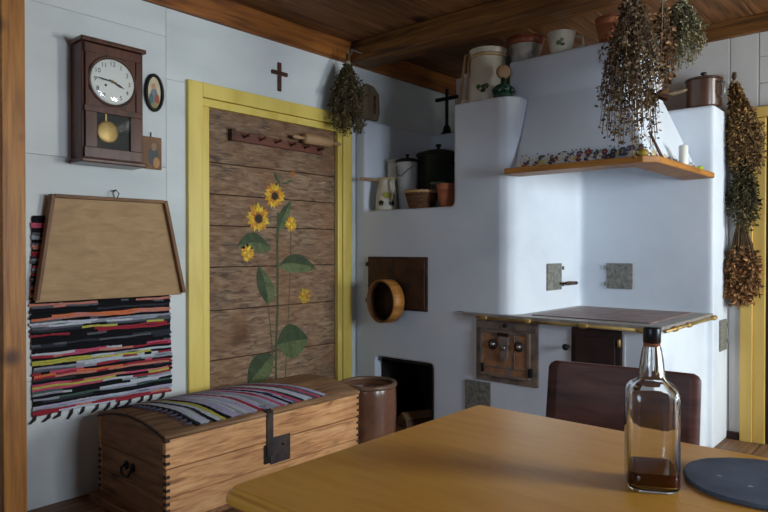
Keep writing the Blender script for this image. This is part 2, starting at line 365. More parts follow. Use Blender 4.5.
# left wall: squared painted timbers with recessed joints, around the door opening
wl = struct('wall_left', 'white painted timber wall')
def timber(y0, y1, z0, z1):
    boxpart('timber', M['wallpaint'], wl, (XL-.06, XL, y0+.0005, y1-.0005, z0+.0005, z1-.0005), .0022)
for a, c in zip([0, .62, 1.715, 2.45], [.62, 1.715, 2.45, ZC]): timber(YF-.05, 1.927, a, c)
timber(1.927, 2.10, 0, 2.215); timber(1.927, YB+.05, 2.215, ZC); timber(3.40, YB+.05, 0, 2.215)
boxpart('wall_core', M['plainwall'], wl, (XL-.16, XL-.062, YF-.1, YB+.1, 0, ZC), 0)

# plank door with yellow frame and painted sunflowers
d1 = struct('door_1', 'plank door with painted sunflowers in a yellow frame')
XD = -3.335
seams = [0.0, .30, .583, .885, 1.148, 1.40, 1.59, 1.78, 2.105]
for i, (a, c) in enumerate(zip(seams[:-1], seams[1:])):
    t0, t1 = rnd.uniform(-.006, .006), rnd.uniform(-.006, .006)
    if i in (0, 7): t0 = t1 = 0
    mb = MB(); g = .0022
    A, Bb = (a if i == 0 else a+g), (c if i == 7 else c-g)
    mb.hexa([(XD-.03, 2.19, A), (XD, 2.19, A), (XD, 3.27, A+t0*0), (XD-.03, 3.27, A)],
            [(XD-.03, 2.19, Bb), (XD, 2.19, Bb), (XD, 3.27, Bb), (XD-.03, 3.27, Bb)])
    mb.build('plank', M['doorwood'], d1, bevel=.004)
boxpart('door_backing', M['soot'], d1, (XD-.05, XD-.031, 2.2, 3.28, 0, 2.11), 0)
def frame_board(par, mat, y0, y1, z0, z1, inner):
    boxpart('frame_board', mat, par, (XL-.001, XL+.022, y0, y1, z0, z1), .004)
fb = MB()
for (y0, y1, z0, z1, nm) in ((2.052, 2.150, 0, 2.235, 'jamb_casing'), (3.315, 3.405, 0, 2.235, 'jamb_casing'), (2.150, 3.315, 2.15, 2.235, 'head_casing')):
    boxpart(nm, M['yellow'], d1, (XL-.02, XL+.026, y0, y1, z0, z1), .005)
for (y0, y1, z0, z1, nm) in ((2.153, 2.199, 0, 2.10, 'jamb_stop'), (3.268, 3.312, 0, 2.10, 'jamb_stop'), (2.153, 3.312, 2.10, 2.147, 'head_stop')):
    boxpart(nm, M['yellow'], d1, (XL-.02, XL+.016, y0, y1, z0, z1), .005)

# sunflowers painted on the planks (flat paint, a hair above the wood)
XP = XD+.0012
def pt(y, z, k=0): return (XP+k*.0006, y, z)
def petals(mb, y, z, r, n, cols, k=1):
    for i in range(n):
        a = 2*PI*i/n+rnd.uniform(-.1, .1); w = .36; q = r*rnd.uniform(.88, 1.06)
        c = cols[i % len(cols)]
        c = tuple(min(1, max(0, v*rnd.uniform(.85, 1.1))) for v in c)
        p = [(0, 0), (.62*q*math.cos(a-w), .62*q*math.sin(a-w)), (q*math.cos(a), q*math.sin(a)), (.62*q*math.cos(a+w), .62*q*math.sin(a+w))]
        mb.add([pt(y+u, z+v, k+(i % 2)) for u, v in p], [(0, 1, 2, 3)], c)
def disc(mb, y, z, ry, rz, col, k=3, n=12):
    mb.add([pt(y+ry*math.cos(2*PI*i/n), z+rz*math.sin(2*PI*i/n), k) for i in range(n)], [tuple(range(n))], col)
def leaf(mb, tip, base, side1, side2, cols, k=1):
    tip, base, s1, s2 = [Vector(q) for q in (tip, base, side1, side2)]
    N = 8
    def q(ctrl, t): return base*(1-t)**2+ctrl*2*t*(1-t)+tip*t*t
    c1 = s1*2-(tip+base)/2; c2 = s2*2-(tip+base)/2; mid = (c1+c2)/2
    for i in range(N):
        a, c = i/N, (i+1)/N
        for ct, col in ((c1, cols[0]), (c2, cols[1])):
            f = rnd.uniform(.8, 1.25); cc = tuple(v*f for v in col)
            mb.add([pt(*q(mid, a), k), pt(*q(mid, c), k), pt(*q(ct, c), k), pt(*q(ct, a), k)], [(0,1,2,3)], cc)
yl = [rgb(214,170,36), rgb(204,148,40), rgb(196,128,44), rgb(220,186,60)]
dk = rgb(52,40,28); g1, g2 = rgb(56,70,44), rgb(88,98,62)
def flower(y, z, r, cols=yl, full=True):
    mb = MB(); petals(mb, y, z, r, 16, cols, 1); petals(mb, y, z, r*.74, 14, cols, 3)
    if full: petals(mb, y, z, r*.5, 12, [rgb(178,112,34), rgb(160,92,30)], 5); disc(mb, y, z-.004, r*.31, r*.29, dk, 8)
    mb.build('painted_sunflower', M['paint'], d1)
flower(2.716, 1.61, .088); flower(2.584, 1.457, .098)
flower(2.857, 1.425, .055, full=False); flower(2.499, 1.235, .06, full=False); flower(2.979, .935, .062, [rgb(176,140,36), rgb(160,112,40), rgb(190,160,50)], full=False)
mb = MB(); petals(mb, 2.872, 1.765, .028, 7, [rgb(176,104,40)]); mb.build('painted_bud', M['paint'], d1)
for t_, b_, s1_, s2_ in (((2.417,1.275),(2.688,1.26),(2.54,1.365),(2.60,1.235)), ((3.088,1.118),(2.751,1.15),(2.91,1.225),(2.88,1.10)),
        ((2.66,.893),(2.589,1.156),(2.573,1.03),(2.715,1.0)), ((3.014,.639),(2.733,.626),(2.84,.755),(2.88,.52)),
        ((2.497,.40),(2.701,.571),(2.54,.56),(2.665,.42)), ((2.863,1.586),(2.742,1.36),(2.755,1.49),(2.83,1.46)), ((2.715,1.77),(2.77,1.69),(2.725,1.72),(2.75,1.735)), ((2.885,1.73),(2.77,1.69),(2.82,1.695),(2.83,1.715))):
    mb = MB(); leaf(mb, t_, b_, s1_, s2_, (g1, g2)); mb.build('painted_leaf', M['paint'], d1)
def stem(pts, w, col):
    mb = MB()
    for (y0, z0), (y1, z1) in zip(pts[:-1], pts[1:]):
        mb.add([pt(y0-w, z0), pt(y0+w, z0), pt(y1+w, z1), pt(y1-w, z1)], [(0,1,2,3)], col)
    mb.build('painted_stem', M['paint'], d1)
stem([(2.726,.32), (2.727,.618), (2.74,.851), (2.741,1.186), (2.738,1.3), (2.748,1.5)], .009, rgb(66,74,46))
stem([(2.80,.32), (2.82,.6), (2.845,1.0), (2.857,1.38)], .004, rgb(84,80,54))
stem([(2.70,.57), (2.68,.75), (2.66,.90)], .004, rgb(84,80,54)); stem([(2.59,1.156), (2.54,1.19), (2.5,1.21)], .004, rgb(84,80,54))

# back wall with recessed joints, and the yellow frame of the next door
wb = struct('wall_back', 'white painted boarded back wall')
xs = [XL, -2.6, -1.9, -1.1, -.93]
for a, c in zip(xs[:-1], xs[1:]): boxpart('board', M['backpaint'], wb, (a+.0015, c-.0015, YB, YB+.06, 0, ZC), .004)
for a, c in ((2.18, 2.33), (2.33, 2.5), (2.5, ZC)): boxpart('board', M['backpaint'], wb, (-.93+.0015, .11, YB, YB+.06, a+.0015, c-.0015), .004)
boxpart('board', M['backpaint'], wb, (.111, XR+.05, YB, YB+.06, 0, ZC), .004)
boxpart('wall_core', M['plainwall'], wb, (XL-.1, XR+.1, YB+.061, YB+.14, 0, ZC), 0)
boxpart('skirting', M['darkdoor'], wb, (-1.104, -1.03, YB-.02, YB, 0, .05), .003)
d2 = struct('door_2', 'panelled door in an ochre yellow frame right of the stove')
boxpart('jamb_casing', M['ochre'], d2, (-1.027, -.955, YB-.028, YB+.02, 0, 2.175), .004)
boxpart('jamb_stop', M['ochre'], d2, (-.955, -.885, YB-.016, YB+.02, 0, 2.105), .004)
boxpart('head_casing', M['ochre'], d2, (-.955, .11, YB-.028, YB+.02, 2.11, 2.175), .004)
boxpart('jamb_casing', M['ochre'], d2, (.04, .11, YB-.028, YB+.02, 0, 2.11), .004)
dl = boxpart('door_leaf', M['darkdoor'], d2, (-.884, .04, YB+.0, YB+.025, 0.01, 2.105), .003)
for z0, z1 in ((.2, .95), (1.1, 1.95)):
    for x0 in (-.8, -.35): boxpart('door_panel', M['darkdoor'], d2, (x0, x0+.32, YB-.012, YB+.001, z0, z1), .01)

# right wall with the room's windows, front wall with a window added for fill
def wall_with_windows(name, label, axis, pos, sgn, span, wins):
    w = struct(name, label)
    t = .16
    def bx(u0, u1, z0, z1):
        p0, p1 = (pos, pos+t*sgn) if sgn > 0 else (pos+t*sgn, pos)
        b = (p0, p1, u0, u1, z0, z1) if axis == 'X' else (u0, u1, p0, p1, z0, z1)
        boxpart('wall_panel', M['plainwall'], w, b, 0)
    u = span[0]
    for (a, c, z0, z1) in wins:
        bx(u, a, 0, ZC); bx(a, c, 0, z0); bx(a, c, z1, ZC); u = c
    bx(u, span[1], 0, ZC)
    return w
wall_with_windows('wall_right', 'white plastered wall with two windows', 'X', XR, 1, (YF-.1, YB+.1), [(1.8, 2.7, .95, 2.05), (3.6, 4.5, .95, 2.05)])
wall_with_windows('wall_front', 'white plastered wall with one added fill window', 'Y', YF, -1, (XL-.1, XR+.1), [(-.85, .05, .95, 2.05)])
def window(n, axis, pos, u0, u1, z0, z1):
    w = struct('window_%d' % n, 'white wooden casement window with four panes')
    def P(name, a, c, e, f, d0, d1, mat):
        b = (pos+d0, pos+d1, a, c, e, f) if axis == 'X' else (a, c, pos-d1, pos-d0, e, f)
        return boxpart(name, mat, w, b, .004 if name != 'pane' else 0)
    fw = .045; um, zm = (u0+u1)/2, z0+(z1-z0)*.62
    for a, c, e, f, nm in ((u0, u0+fw, z0, z1, 'stile'), (u1-fw, u1, z0, z1, 'stile'), (u0+fw, u1-fw, z0, z0+fw, 'rail'), (u0+fw, u1-fw, z1-fw, z1, 'rail'),
                           (um-.03, um+.03, z0+fw, z1-fw, 'mullion')): P(nm, a, c, e, f, .05, .10, M['whiteenamel'])
    for a, c in ((u0+fw, um-.03), (um+.03, u1-fw)):
        P('glazing_bar', a, c, zm-.012, zm+.012, .06, .09, M['whiteenamel'])
        P('pane', a, c, z0+fw, zm-.012, .072, .076, M['pane']); P('pane', a, c, zm+.012, z1-fw, .072, .076, M['pane'])
window(1, 'X', XR, 1.8, 2.7, .95, 2.05); window(2, 'X', XR, 3.6, 4.5, .95, 2.05); window(3, 'Y', YF, -.85, .05, .95, 2.05)  # the third, behind the camera, is added to go with the front fill

# wooden post at the left edge
p = single(MB().box(-3.314, -3.15, 1.035, 1.133, 0, 2.611), 'wooden_post', M['post'], 'orange pine post standing against the white wall beside the rag rug', 'post', (-3.23, 1.085, 0), bevel=.004)

# ------------------------------------------------------------------ masonry stove
YS, ZT = 3.46, .86
st = thing('masonry_stove', 'white plastered masonry cooking stove with hood, niches and iron cooktop', 'stove', (-2.2, 3.95, 0))
E_ = .0015
pillar = MB().prism([(x, y, .8) for x, y in ((-2.43, YS), (-2.085, YS), (-2.035, 3.475), (-2.0, 3.51), (-1.985, 3.56), (-1.985, YB-E_), (-2.43, YB-E_))], (0, 0, 1.4))
body = blob([(XL+E_, -1.985, YS, YB-E_, 0, .828), (XL+E_, -2.3, YS, YB-E_, .7, 1.54), (-2.1, -1.15, YS, 4.5, 0, .828), pillar,
             (XL+E_, -3.215, YS, YB-E_, 1.5, 2.21), (-3.25, -2.4, 4.30, YB-E_, 1.5, 2.21), (-2.05, -1.105, 4.39, YB-E_, 0, 2.165)],
            [(-3.11, -2.593, YS-.1, 3.95, -.1, .487)],
            'masonry_body', M['plaster'], st, .014, 9)
# sooty lining of the firewood niche
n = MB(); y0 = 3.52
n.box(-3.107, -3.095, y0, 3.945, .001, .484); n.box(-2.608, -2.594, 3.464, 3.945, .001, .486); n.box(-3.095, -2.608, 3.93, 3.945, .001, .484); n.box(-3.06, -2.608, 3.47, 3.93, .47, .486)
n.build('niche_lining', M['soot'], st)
# hood: hollow plaster shell standing on the mantel shelf
xi, xo, xt = -1.984, -1.19, -1.40
yo, yt, yb = 3.46, 3.63, 4.389
zb, zt = 1.736, 2.205
T = .05
def frustum(i, x0, yb_, z0, z1):
    f0, f1 = (z0-zb)/(zt-zb), (z1-zb)/(zt-zb)
    def q(f, z): xr = xo+(xt-xo)*f-i; yf0 = yo+(yt-yo)*f+i; return [(x0, yf0, z), (xr, yf0, z), (xr, yb_, z), (x0, yb_, z)]
    return (q(f0, z0), q(f1, z1))
hood = blob([frustum(0, xi, yb, zb, zt), (-2.12, xt, yt, 4.36, zt-.02, 2.452)], [frustum(T, xi-.05, yb+.05, zb-.1, zt-.06)], 'hood', M['plaster'], st, .011, 6)
# mantel shelf: front and side boards
sh = MB(); zs0, zs1 = 1.70, 1.735
o = [(-1.983, 3.34), (-1.175, 3.34), (-1.115, 3.40), (-1.10, 4.388), (-1.285, 4.388), (-1.285, 3.52), (-1.983, 3.52)]
sh.prism([(x, y, zs0) for x, y in o], (0, 0, zs1-zs0)).build('mantel_shelf', M['shelfwood'], st, bevel=.006, seg=2)
# painted flower border on the hood
fbm = MB()
Nf = Vector((0, -(zt-zb), -(yt-yo)*-1)).normalized(); Uf = Vector((1,0,0)); Vf = Vector((0, yt-yo, zt-zb)).normalized()
Nr = Vector((zt-zb, 0, xo-xt)).normalized(); Ur = Vector((0,1,0)); Vr = Vector((xt-xo, 0, zt-zb)).normalized()
pal = [rgb(64,70,96), rgb(128,66,74), rgb(214,212,204), rgb(218,212,200), rgb(104,78,104), rgb(222,214,206), rgb(216,216,210), rgb(84,100,124), rgb(206,186,130)]
grn = [rgb(84,104,72), rgb(110,128,84), rgb(72,92,72)]
def dab(o, U, V, Nn, r, n, col, k, sq=1.0, a0=0):
    fbm.add([o+Nn*(.0015+.0004*k)+U*(r*math.cos(a0+2*PI*i/n))+V*(r*sq*math.sin(a0+2*PI*i/n)) for i in range(n)], [tuple(range(n))], col)
def posy(o, U, V, Nn):
    for _ in range(4):
        a = rnd.uniform(0, 2*PI); dab(o+U*.02*math.cos(a)+V*.018*math.sin(a), U, V, Nn, rnd.uniform(.006, .011), 5, rnd.choice(grn), 0, .6, a)
    c = rnd.choice(pal); r = rnd.uniform(.013, .022)
    for i in range(5):
        a = 2*PI*i/5; dab(o+U*r*.6*math.cos(a)+V*r*.6*math.sin(a), U, V, Nn, r*.55, 6, c, 1+i % 2)
    dab(o, U, V, Nn, r*.26, 6, rgb(190,170,90), 4)
for i in range(30):
    x = xi+.03+(xo-xi-.06)*(i+.5)/30
    posy(Vector((x, yo, zb))+Vf*rnd.uniform(.022, .048), Uf, Vf, Nf)
    if i % 2: posy(Vector((x, yo, zb))+Vf*rnd.uniform(.055, .07), Uf, Vf, Nf)
    dab(Vector((x, yo, zb))+Vf*rnd.uniform(.07, .095), Uf, Vf, Nf, .006, 5, rnd.choice(grn), 0)
for i in range(26):
    y = yo+.03+(yb-yo-.06)*(i+.5)/26
    posy(Vector((xo, y, zb))+Vr*rnd.uniform(.022, .05), Ur, Vr, Nr)
    if i % 2: dab(Vector((xo, y, zb))+Vr*rnd.uniform(.06, .09), Ur, Vr, Nr, .007, 5, rnd.choice(grn), 0)
fbm.build('painted_flower_border', M['print'], hood, kind='stuff')

# cooktop
ct = MB(); ct.box(-1.983, -1.105, 3.425, 4.388, .829, ZT-.004); ct.box(-2.33, -1.983, 3.425, 3.459, .838, ZT-.004); ct.box(-2.06, -1.982, 3.4585, 3.55, .838, ZT-.004)
top = ct.build('cooktop_plate', M['steel'], st, bevel=.003)
boxpart('corner_iron', M['steel'], st, (-2.385, -2.33, 3.44, 3.459, .853, .858), .001)
for x0, x1 in ((-1.90, -1.56), (-1.555, -1.2)):
    pl = boxpart('hob_plate', M['cooktop'], st, (x0, x1, 3.53, 4.30, ZT-.0038, ZT+.002), .002)
    for cy in (3.74, 4.08):
        for r in (.135, .09, .05):
            MB().lathe([(r-.003, ZT+.0015), (r, ZT+.0027), (r+.003, ZT+.0015)], ((x0+x1)/2, cy, 0), 36, closed=True).build('hob_ring', M['cooktop'], pl)
bar = MB().tube([(-2.22, 3.412, .832), (-1.12, 3.412, .832)], .009, 8).tube([(-1.093, 3.44, .832), (-1.093, 4.38, .832)], .009, 8).build('brass_rail', M['brass'], st)
for x in (-2.17, -1.87, -1.52, -1.2): MB().lathe([(.009, -.03), (.015, -.02), (.016, 0), (.015, .02), (.009, .03)], (x, 3.412, .832), 12, 'X').build('rail_collar', M['brass'], bar)
for y in (3.6, 3.85, 4.36): MB().lathe([(.009, -.03), (.015, -.02), (.016, 0), (.015, .02), (.009, .03)], (-1.093, y, .832), 12, 'Y').build('rail_collar', M['brass'], bar)
# firebox door
yf = YS
fd = boxpart('firebox_frame', M['castiron'], st, (-2.245, -1.814, yf-.012, yf+.01, .437, .815), .004)
boxpart('frame_head', M['castiron'], fd, (-2.235, -1.824, yf-.018, yf-.0121, .765, .81), .004)
lf = boxpart('door_leaf', M['rustorange'], fd, (-2.205, -1.86, yf-.028, yf-.0121, .475, .755), .006)
for b in ((-2.205, -2.185, .475, .755), (-1.88, -1.86, .475, .755), (-2.185, -1.88, .475, .492), (-2.185, -1.88, .738, .755), (-2.185, -1.88, .53, .538), (-1.965, -1.958, .538, .738)):
    boxpart('leaf_rib', M['castiron'], fd, (b[0], b[1], yf-.034, yf-.0281, b[2], b[3]), .003)
boxpart('draught_slot', M['black'], fd, (-2.075, -2.0, yf-.042, yf-.0281, .728, .748), .003)
for x in (-2.11, -1.93):
    k = MB().lathe([(.032, 0), (.032, -.008), (.022, -.014), (.012, -.02), (.0, -.021)], (x, yf-.028, .672), 16, 'Y').build('vent_rosette', M['iron'], fd)
    MB().ball((x+.01, yf-.05, .676), .016).build('rosette_knob', M['chrome'], k)
MB().prism([(-2.062, yf-.028, .725), (-1.995, yf-.028, .725), (-2.0, yf-.028, .60), (-2.028, yf-.028, .572), (-2.056, yf-.028, .60)], (0, -.018, 0)).build('latch', M['castiron'], fd, bevel=.004)
MB().ball((-2.02, yf-.052, .66), .016).build('latch_knob', M['chrome'], fd)
for x in (-2.185, -1.858): MB().box(x-.01, x+.01, yf-.04, yf-.0125, .495, .55).build('hinge', M['black'], fd, bevel=.005)
MB().lathe([(.014, 0), (.012, -.012), (0, -.016)], (-2.03, yf-.018, .79), 10, 'Y').build('frame_bolt', M['black'], fd)
# second door
sd = boxpart('ash_door_frame', M['darkdoor'], st, (-1.609, -1.323, yf-.012, yf+.01, .46, .815), .004)
boxpart('ash_door_leaf', M['darkdoor'], sd, (-1.58, -1.352, yf-.026, yf-.0121, .49, .775), .005)
MB().lathe([(.006, 0), (.006, -.03), (.017, -.034), (.019, -.045), (.012, -.055), (0, -.057)], (-1.628, yf-.002, .703), 12, 'Y').build('door_knob', M['black'], sd)
boxpart('hinge_strip', M['whiteenamel'], sd, (-1.318, -1.303, yf-.008, yf+.01, .5, .80), .003)
for z in (.56, .75): MB().lathe([(.008, -.02), (.01, -.015), (.01, .015), (.008, .02)], (-1.331, yf-.02, z), 8).build('hinge', M['brass'], sd)
# grey soot plates
def soot_plate(b, axis):
    return boxpart('soot_door', M['plategrey'], st, b, .003)
q = soot_plate((-2.329, -2.142, yf-.01, yf+.01, .2, .424), 'Y')
q = soot_plate((-1.985, -1.973, 3.883, 4.087, .985, 1.163), 'X')
for z in (1.02, 1.13): MB().lathe([(.008, -.012), (.008, .012)], (-1.968, 4.095, z), 8).build('hinge', M['plategrey'], q)
MB().tube([(-1.972, 4.05, 1.028), (-1.93, 4.07, 1.028)], .006, 8).build('handle_shank', M['rust'], q)
MB().tube([(-1.93, 4.05, 1.028), (-1.93, 4.1, 1.028), (-1.93, 4.22, 1.026)], [.009, .014, .012], 10).build('handle', M['rust'], q)
q = soot_plate((-1.785, -1.605, 4.378, 4.4, .988, 1.162), 'Y')
for z in (1.02, 1.13): MB().lathe([(.008, -.012), (.008, .012)], (-1.793, 4.374, z), 8).build('hinge', M['plategrey'], q)
q = soot_plate((-1.115, -1.094, 4.522, 4.68, .60, .80), 'X')
for z in (.655, .755): MB().box(-1.103, -1.085, 4.68, 4.705, z-.012, z+.012).build('hinge', M['plategrey'], q, bevel=.003)
# oven door
od = boxpart('oven_door_frame', M['rust'], st, (-3.174, -2.636, yf-.012, yf+.01, .835, 1.205), .003)
for x0, x1 in ((-3.16, -2.94), (-2.935, -2.65)): boxpart('oven_door_leaf', M['rust'], od, (x0, x1, yf-.022, yf-.0121, .85, 1.19), .004)
boxpart('hinge', M['black'], od, (-3.188, -3.165, yf-.024, yf-.013, 1.135, 1.165), .003); boxpart('hinge', M['black'], od, (-3.188, -3.165, yf-.024, yf-.013, .875, .905), .003)

# ------------------------------------------------------------------ things on the left wall
# wall clock
ck = thing('wall_clock', 'dark mahogany pendulum wall clock on the white wall', 'clock', (-3.315, 1.555, 1.69))
xf = -3.19
boxpart('case', M['clockwood'], ck, (XL+.001, xf, 1.402, 1.72, 1.705, 2.275), .004)
boxpart('cornice', M['clockwood'], ck, (XL+.001, xf+.026, 1.39, 1.729, 2.2755, 2.298), .006)
boxpart('base_moulding', M['clockwood'], ck, (XL+.001, xf+.026, 1.39, 1.729, 1.682, 1.7045), .006)
# glazed door: a frame with a round and a rounded-square opening
dm = MB(); N = 48; cy_, cz_, R_ = 1.553, 2.10, .118
for z0, z1, y0, y1 in ((1.71, 1.76, 1.41, 1.712), (1.935, 1.965, 1.41, 1.712), (2.225, 2.27, 1.41, 1.712)): dm.box(xf+.0005, xf+.015, y0, y1, z0, z1)
for z0, z1, y0, y1 in ((1.76, 1.935, 1.415, 1.472), (1.76, 1.935, 1.645, 1.712), (1.965, 2.225, 1.415, 1.43), (1.965, 2.225, 1.676, 1.712)): dm.box(xf+.0005, xf+.015, y0, y1, z0, z1)
cdoor = dm.build('clock_door', M['clockwood'], ck, bevel=.002)
boxpart('dial_board', M['clockwood'], cdoor, (xf+.0005, xf+.008, 1.43, 1.676, 1.965, 2.225), 0)
MB().lathe([(.112, .008), (.122, .018), (.127, .012), (.127, .004)], (xf, cy_, cz_), N, 'X', closed=True).build('bezel', M['darkwood'], cdoor)
dial = MB().lathe([(.0, .0095), (.113, .0095), (.113, .0085)], (xf, cy_, cz_), N, 'X').build('dial', M['dial'], ck)
for f in dial.data.polygons: f.use_smooth = False
def text_mesh(txt, size):
    cu = bpy.data.curves.new('t', 'FONT'); cu.body = txt; cu.size = size; cu.align_x = 'CENTER'; cu.align_y = 'CENTER'; cu.extrude = .0003
    o = bpy.data.objects.new('t', cu); C.objects.link(o); dg = bpy.context.evaluated_depsgraph_get(); dg.update()
    me = bpy.data.meshes.new_from_object(o.evaluated_get(dg)); bpy.data.objects.remove(o); bpy.data.curves.remove(cu); return me
for i in range(1, 13):
    a = PI/2-2*PI*i/12; me = text_mesh(str(i), .032)
    me.transform(Matrix(((0,0,1,0), (1,0,0,0), (0,1,0,0), (0,0,0,1))))
    me.materials.clear(); me.materials.append(M['inkblack'])
    o = bpy.data.objects.new('numeral', me); C.objects.link(o); o.parent = dial
    o.location = (xf+.0103-ck.location[0], cy_+.088*math.cos(a)-ck.location[1], cz_+.088*math.sin(a)-ck.location[2])
def hand(name, ang, ln, w, k):
    d = Vector((0, math.cos(ang), math.sin(ang))); s_ = Vector((0, -d.z, d.y)); o = Vector((xf+.011+k, cy_, cz_))
    MB().prism([o-d*.02-s_*w*.5, o+d*ln*.6-s_*w, o+d*ln, o+d*ln*.6+s_*w, o-d*.02+s_*w*.5], (.001, 0, 0)).build(name, M['inkblack'], dial)
hand('hour_hand', math.radians(90-113), .068, .006, .001); hand('minute_hand', math.radians(90+84), .092, .0045, .0025)
MB().lathe([(.007, .010), (.007, .016), (0, .017)], (xf, cy_, cz_), 12, 'X').build('hand_boss', M['brass'], dial)
MB().lathe([(.006, .0097), (.006, .011), (0, .0112)], (xf, cy_-.035, cz_-.022), 10, 'X').build('winding_hole', M['inkblack'], dial)
gl = MB().lathe([(.112*math.sin(t*PI/20), .0175+.012*math.cos(t*PI/20)) for t in range(11)][::-1], (xf, cy_, cz_), N, 'X')
gl.build('dial_glass', M['pane'], cdoor)
boxpart('pendulum_recess', M['darkvoid'], ck, (xf-.0005, xf+.0012, 1.472, 1.645, 1.76, 1.935), 0)
MB().lathe([(0, .0125), (.02, .012), (.048, .0085), (.056, .005), (.056, .002)], (xf, 1.529, 1.845), 28, 'X').build('pendulum_bob', M['brass'], ck)
boxpart('pendulum_rod', M['brass'], ck, (xf+.0015, xf+.004, 1.518, 1.526, 1.89, 1.934), 0)
boxpart('door_pane', M['pane'], cdoor, (xf+.0132, xf+.0138, 1.4725, 1.6445, 1.7605, 1.9345), 0)

# oval picture and small unframed picture
ov = thing('oval_picture', 'small oval picture in a black frame behind the wall clock', 'picture', (-3.315, 1.85, 2.12))
def oval(prof, name, mat, par):
    m_ = MB(); n_ = 32; o_ = len(m_.v); k_ = len(prof)
    for i in range(n_):
        a = 2*PI*i/n_
        for r, hh in prof: m_.v.append((XL+.002+hh, 1.85+(.058+r)*math.cos(a), 2.12+(.105+r)*math.sin(a)))
    for i in range(n_):
        j = (i+1) % n_
        for k in range(k_): m_.face((i*k_+k, j*k_+k, j*k_+(k+1) % k_, i*k_+(k+1) % k_), None, True)
    return m_.build(name, mat, par)
oval([(0, 0), (0, .012), (-.008, .02), (-.018, .014), (-.018, 0)], 'frame', M['black'], ov)
pm = MB(); pm.add([(XL+.008, 1.85+.042*math.cos(2*PI*i/28), 2.12+.089*math.sin(2*PI*i/28)) for i in range(28)], [tuple(range(28))], rgb(206,194,160))
pi = pm.build('print', M['print'], ov)
fg = MB()
for yy, zz, ry, rz, cc in ((1.85, 2.10, .022, .05, rgb(120,130,140)), (1.846, 2.155, .013, .018, rgb(196,150,120)), (1.866, 2.085, .014, .03, rgb(160,84,60)), (1.832, 2.08, .012, .035, rgb(84,110,110)), (1.853, 2.05, .024, .018, rgb(150,140,96))):
    fg.add([(XL+.0095+.0003*len(fg.f), yy+ry*math.cos(2*PI*i/12), zz+rz*math.sin(2*PI*i/12)) for i in range(12)], [tuple(range(12))], cc)
fg.build('printed_figure', M['print'], pi)
sp = thing('small_picture', 'small unframed brown picture hanging below the oval one', 'picture', (-3.315, 1.835, 1.70))
boxpart('card', M['trayrim'], sp, (XL+.001, XL+.012, 1.78, 1.892, 1.697, 1.875), .002)
fg = MB()
for yy, zz, ry, rz, cc in ((1.842, 1.77, .03, .055, rgb(74,78,80)), (1.845, 1.82, .016, .022, rgb(150,120,92)), (1.86, 1.735, .02, .03, rgb(176,130,80))):
    fg.add([(XL+.0125+.0003*len(fg.f), yy+ry*math.cos(2*PI*i/12), zz+rz*math.sin(2*PI*i/12)) for i in range(12)], [tuple(range(12))], cc)
fg.build('printed_figure', M['print'], sp)
MB().tube([(XL+.004, 1.832, 1.873), (XL+.006, 1.832, 1.90)], .003, 6).build('hanging_loop', M['black'], sp)

# wall cross
cr = thing('wall_cross', 'small dark wooden cross on the wall above the yellow door frame', 'cross', (-3.315, 2.736, 2.38))
boxpart('upright', M['darkwood'], cr, (XL+.001, XL+.016, 2.724, 2.75, 2.293, 2.48), .003)
boxpart('crossbar', M['darkwood'], cr, (XL+.001, XL+.018, 2.672, 2.802, 2.398, 2.423), .003)

# rag rugs
def weave_color(bands):
    out = []
    for nrow, cols in bands: out += [cols]*nrow
    return out
K = rgb(24,24,28); GY = rgb(92,94,100); LG = rgb(150,154,164); WH = rgb(190,194,204); PK = rgb(190,84,110); RD = rgb(156,50,62); YE = rgb(186,180,84)
OR = rgb(214,118,76); SA = rgb(196,128,112); GN = rgb(74,96,88); DG = rgb(52,54,60); PR = rgb(120,60,90); LV = rgb(176,172,196)
def rag_rug(mb, y0, y1, rows, rowh, surf, seglen=.02, bump=.005):
    """rows of rag weft; surf(u, w, h) gives the point for u along the row, w across the rows, h off the backing"""
    ns = int((y1-y0)/seglen); nr = len(rows)
    for r, cols in enumerate(rows):
        i = 0; runs = []
        while i < ns:
            L = rnd.randint(2, 10) if len(cols) > 1 else ns
            runs += [rnd.choice(cols)]*L; i += L
        ph = rnd.uniform(0, 6)
        e0, e1 = rnd.uniform(-.006, .006), rnd.uniform(-.006, .006)
        def fn(a, t, r=r, ph=ph, e0=e0, e1=e1):
            u = y0+e0+(y1-y0+e1-e0)*a; th = PI*t
            wob = .22*math.sin(u*17+ph)+.12*math.sin(u*41+2*ph)
            return surf(u, (r+.5+wob-.62*math.cos(th))*rowh, bump*(.25+math.sin(th)*(1+.15*math.sin(u*160+ph))))
        mb.grid(fn, ns, 4, cf=lambda i_, j_, runs=runs: tuple(v*rnd.uniform(.85, 1.12) for v in runs[i_]))
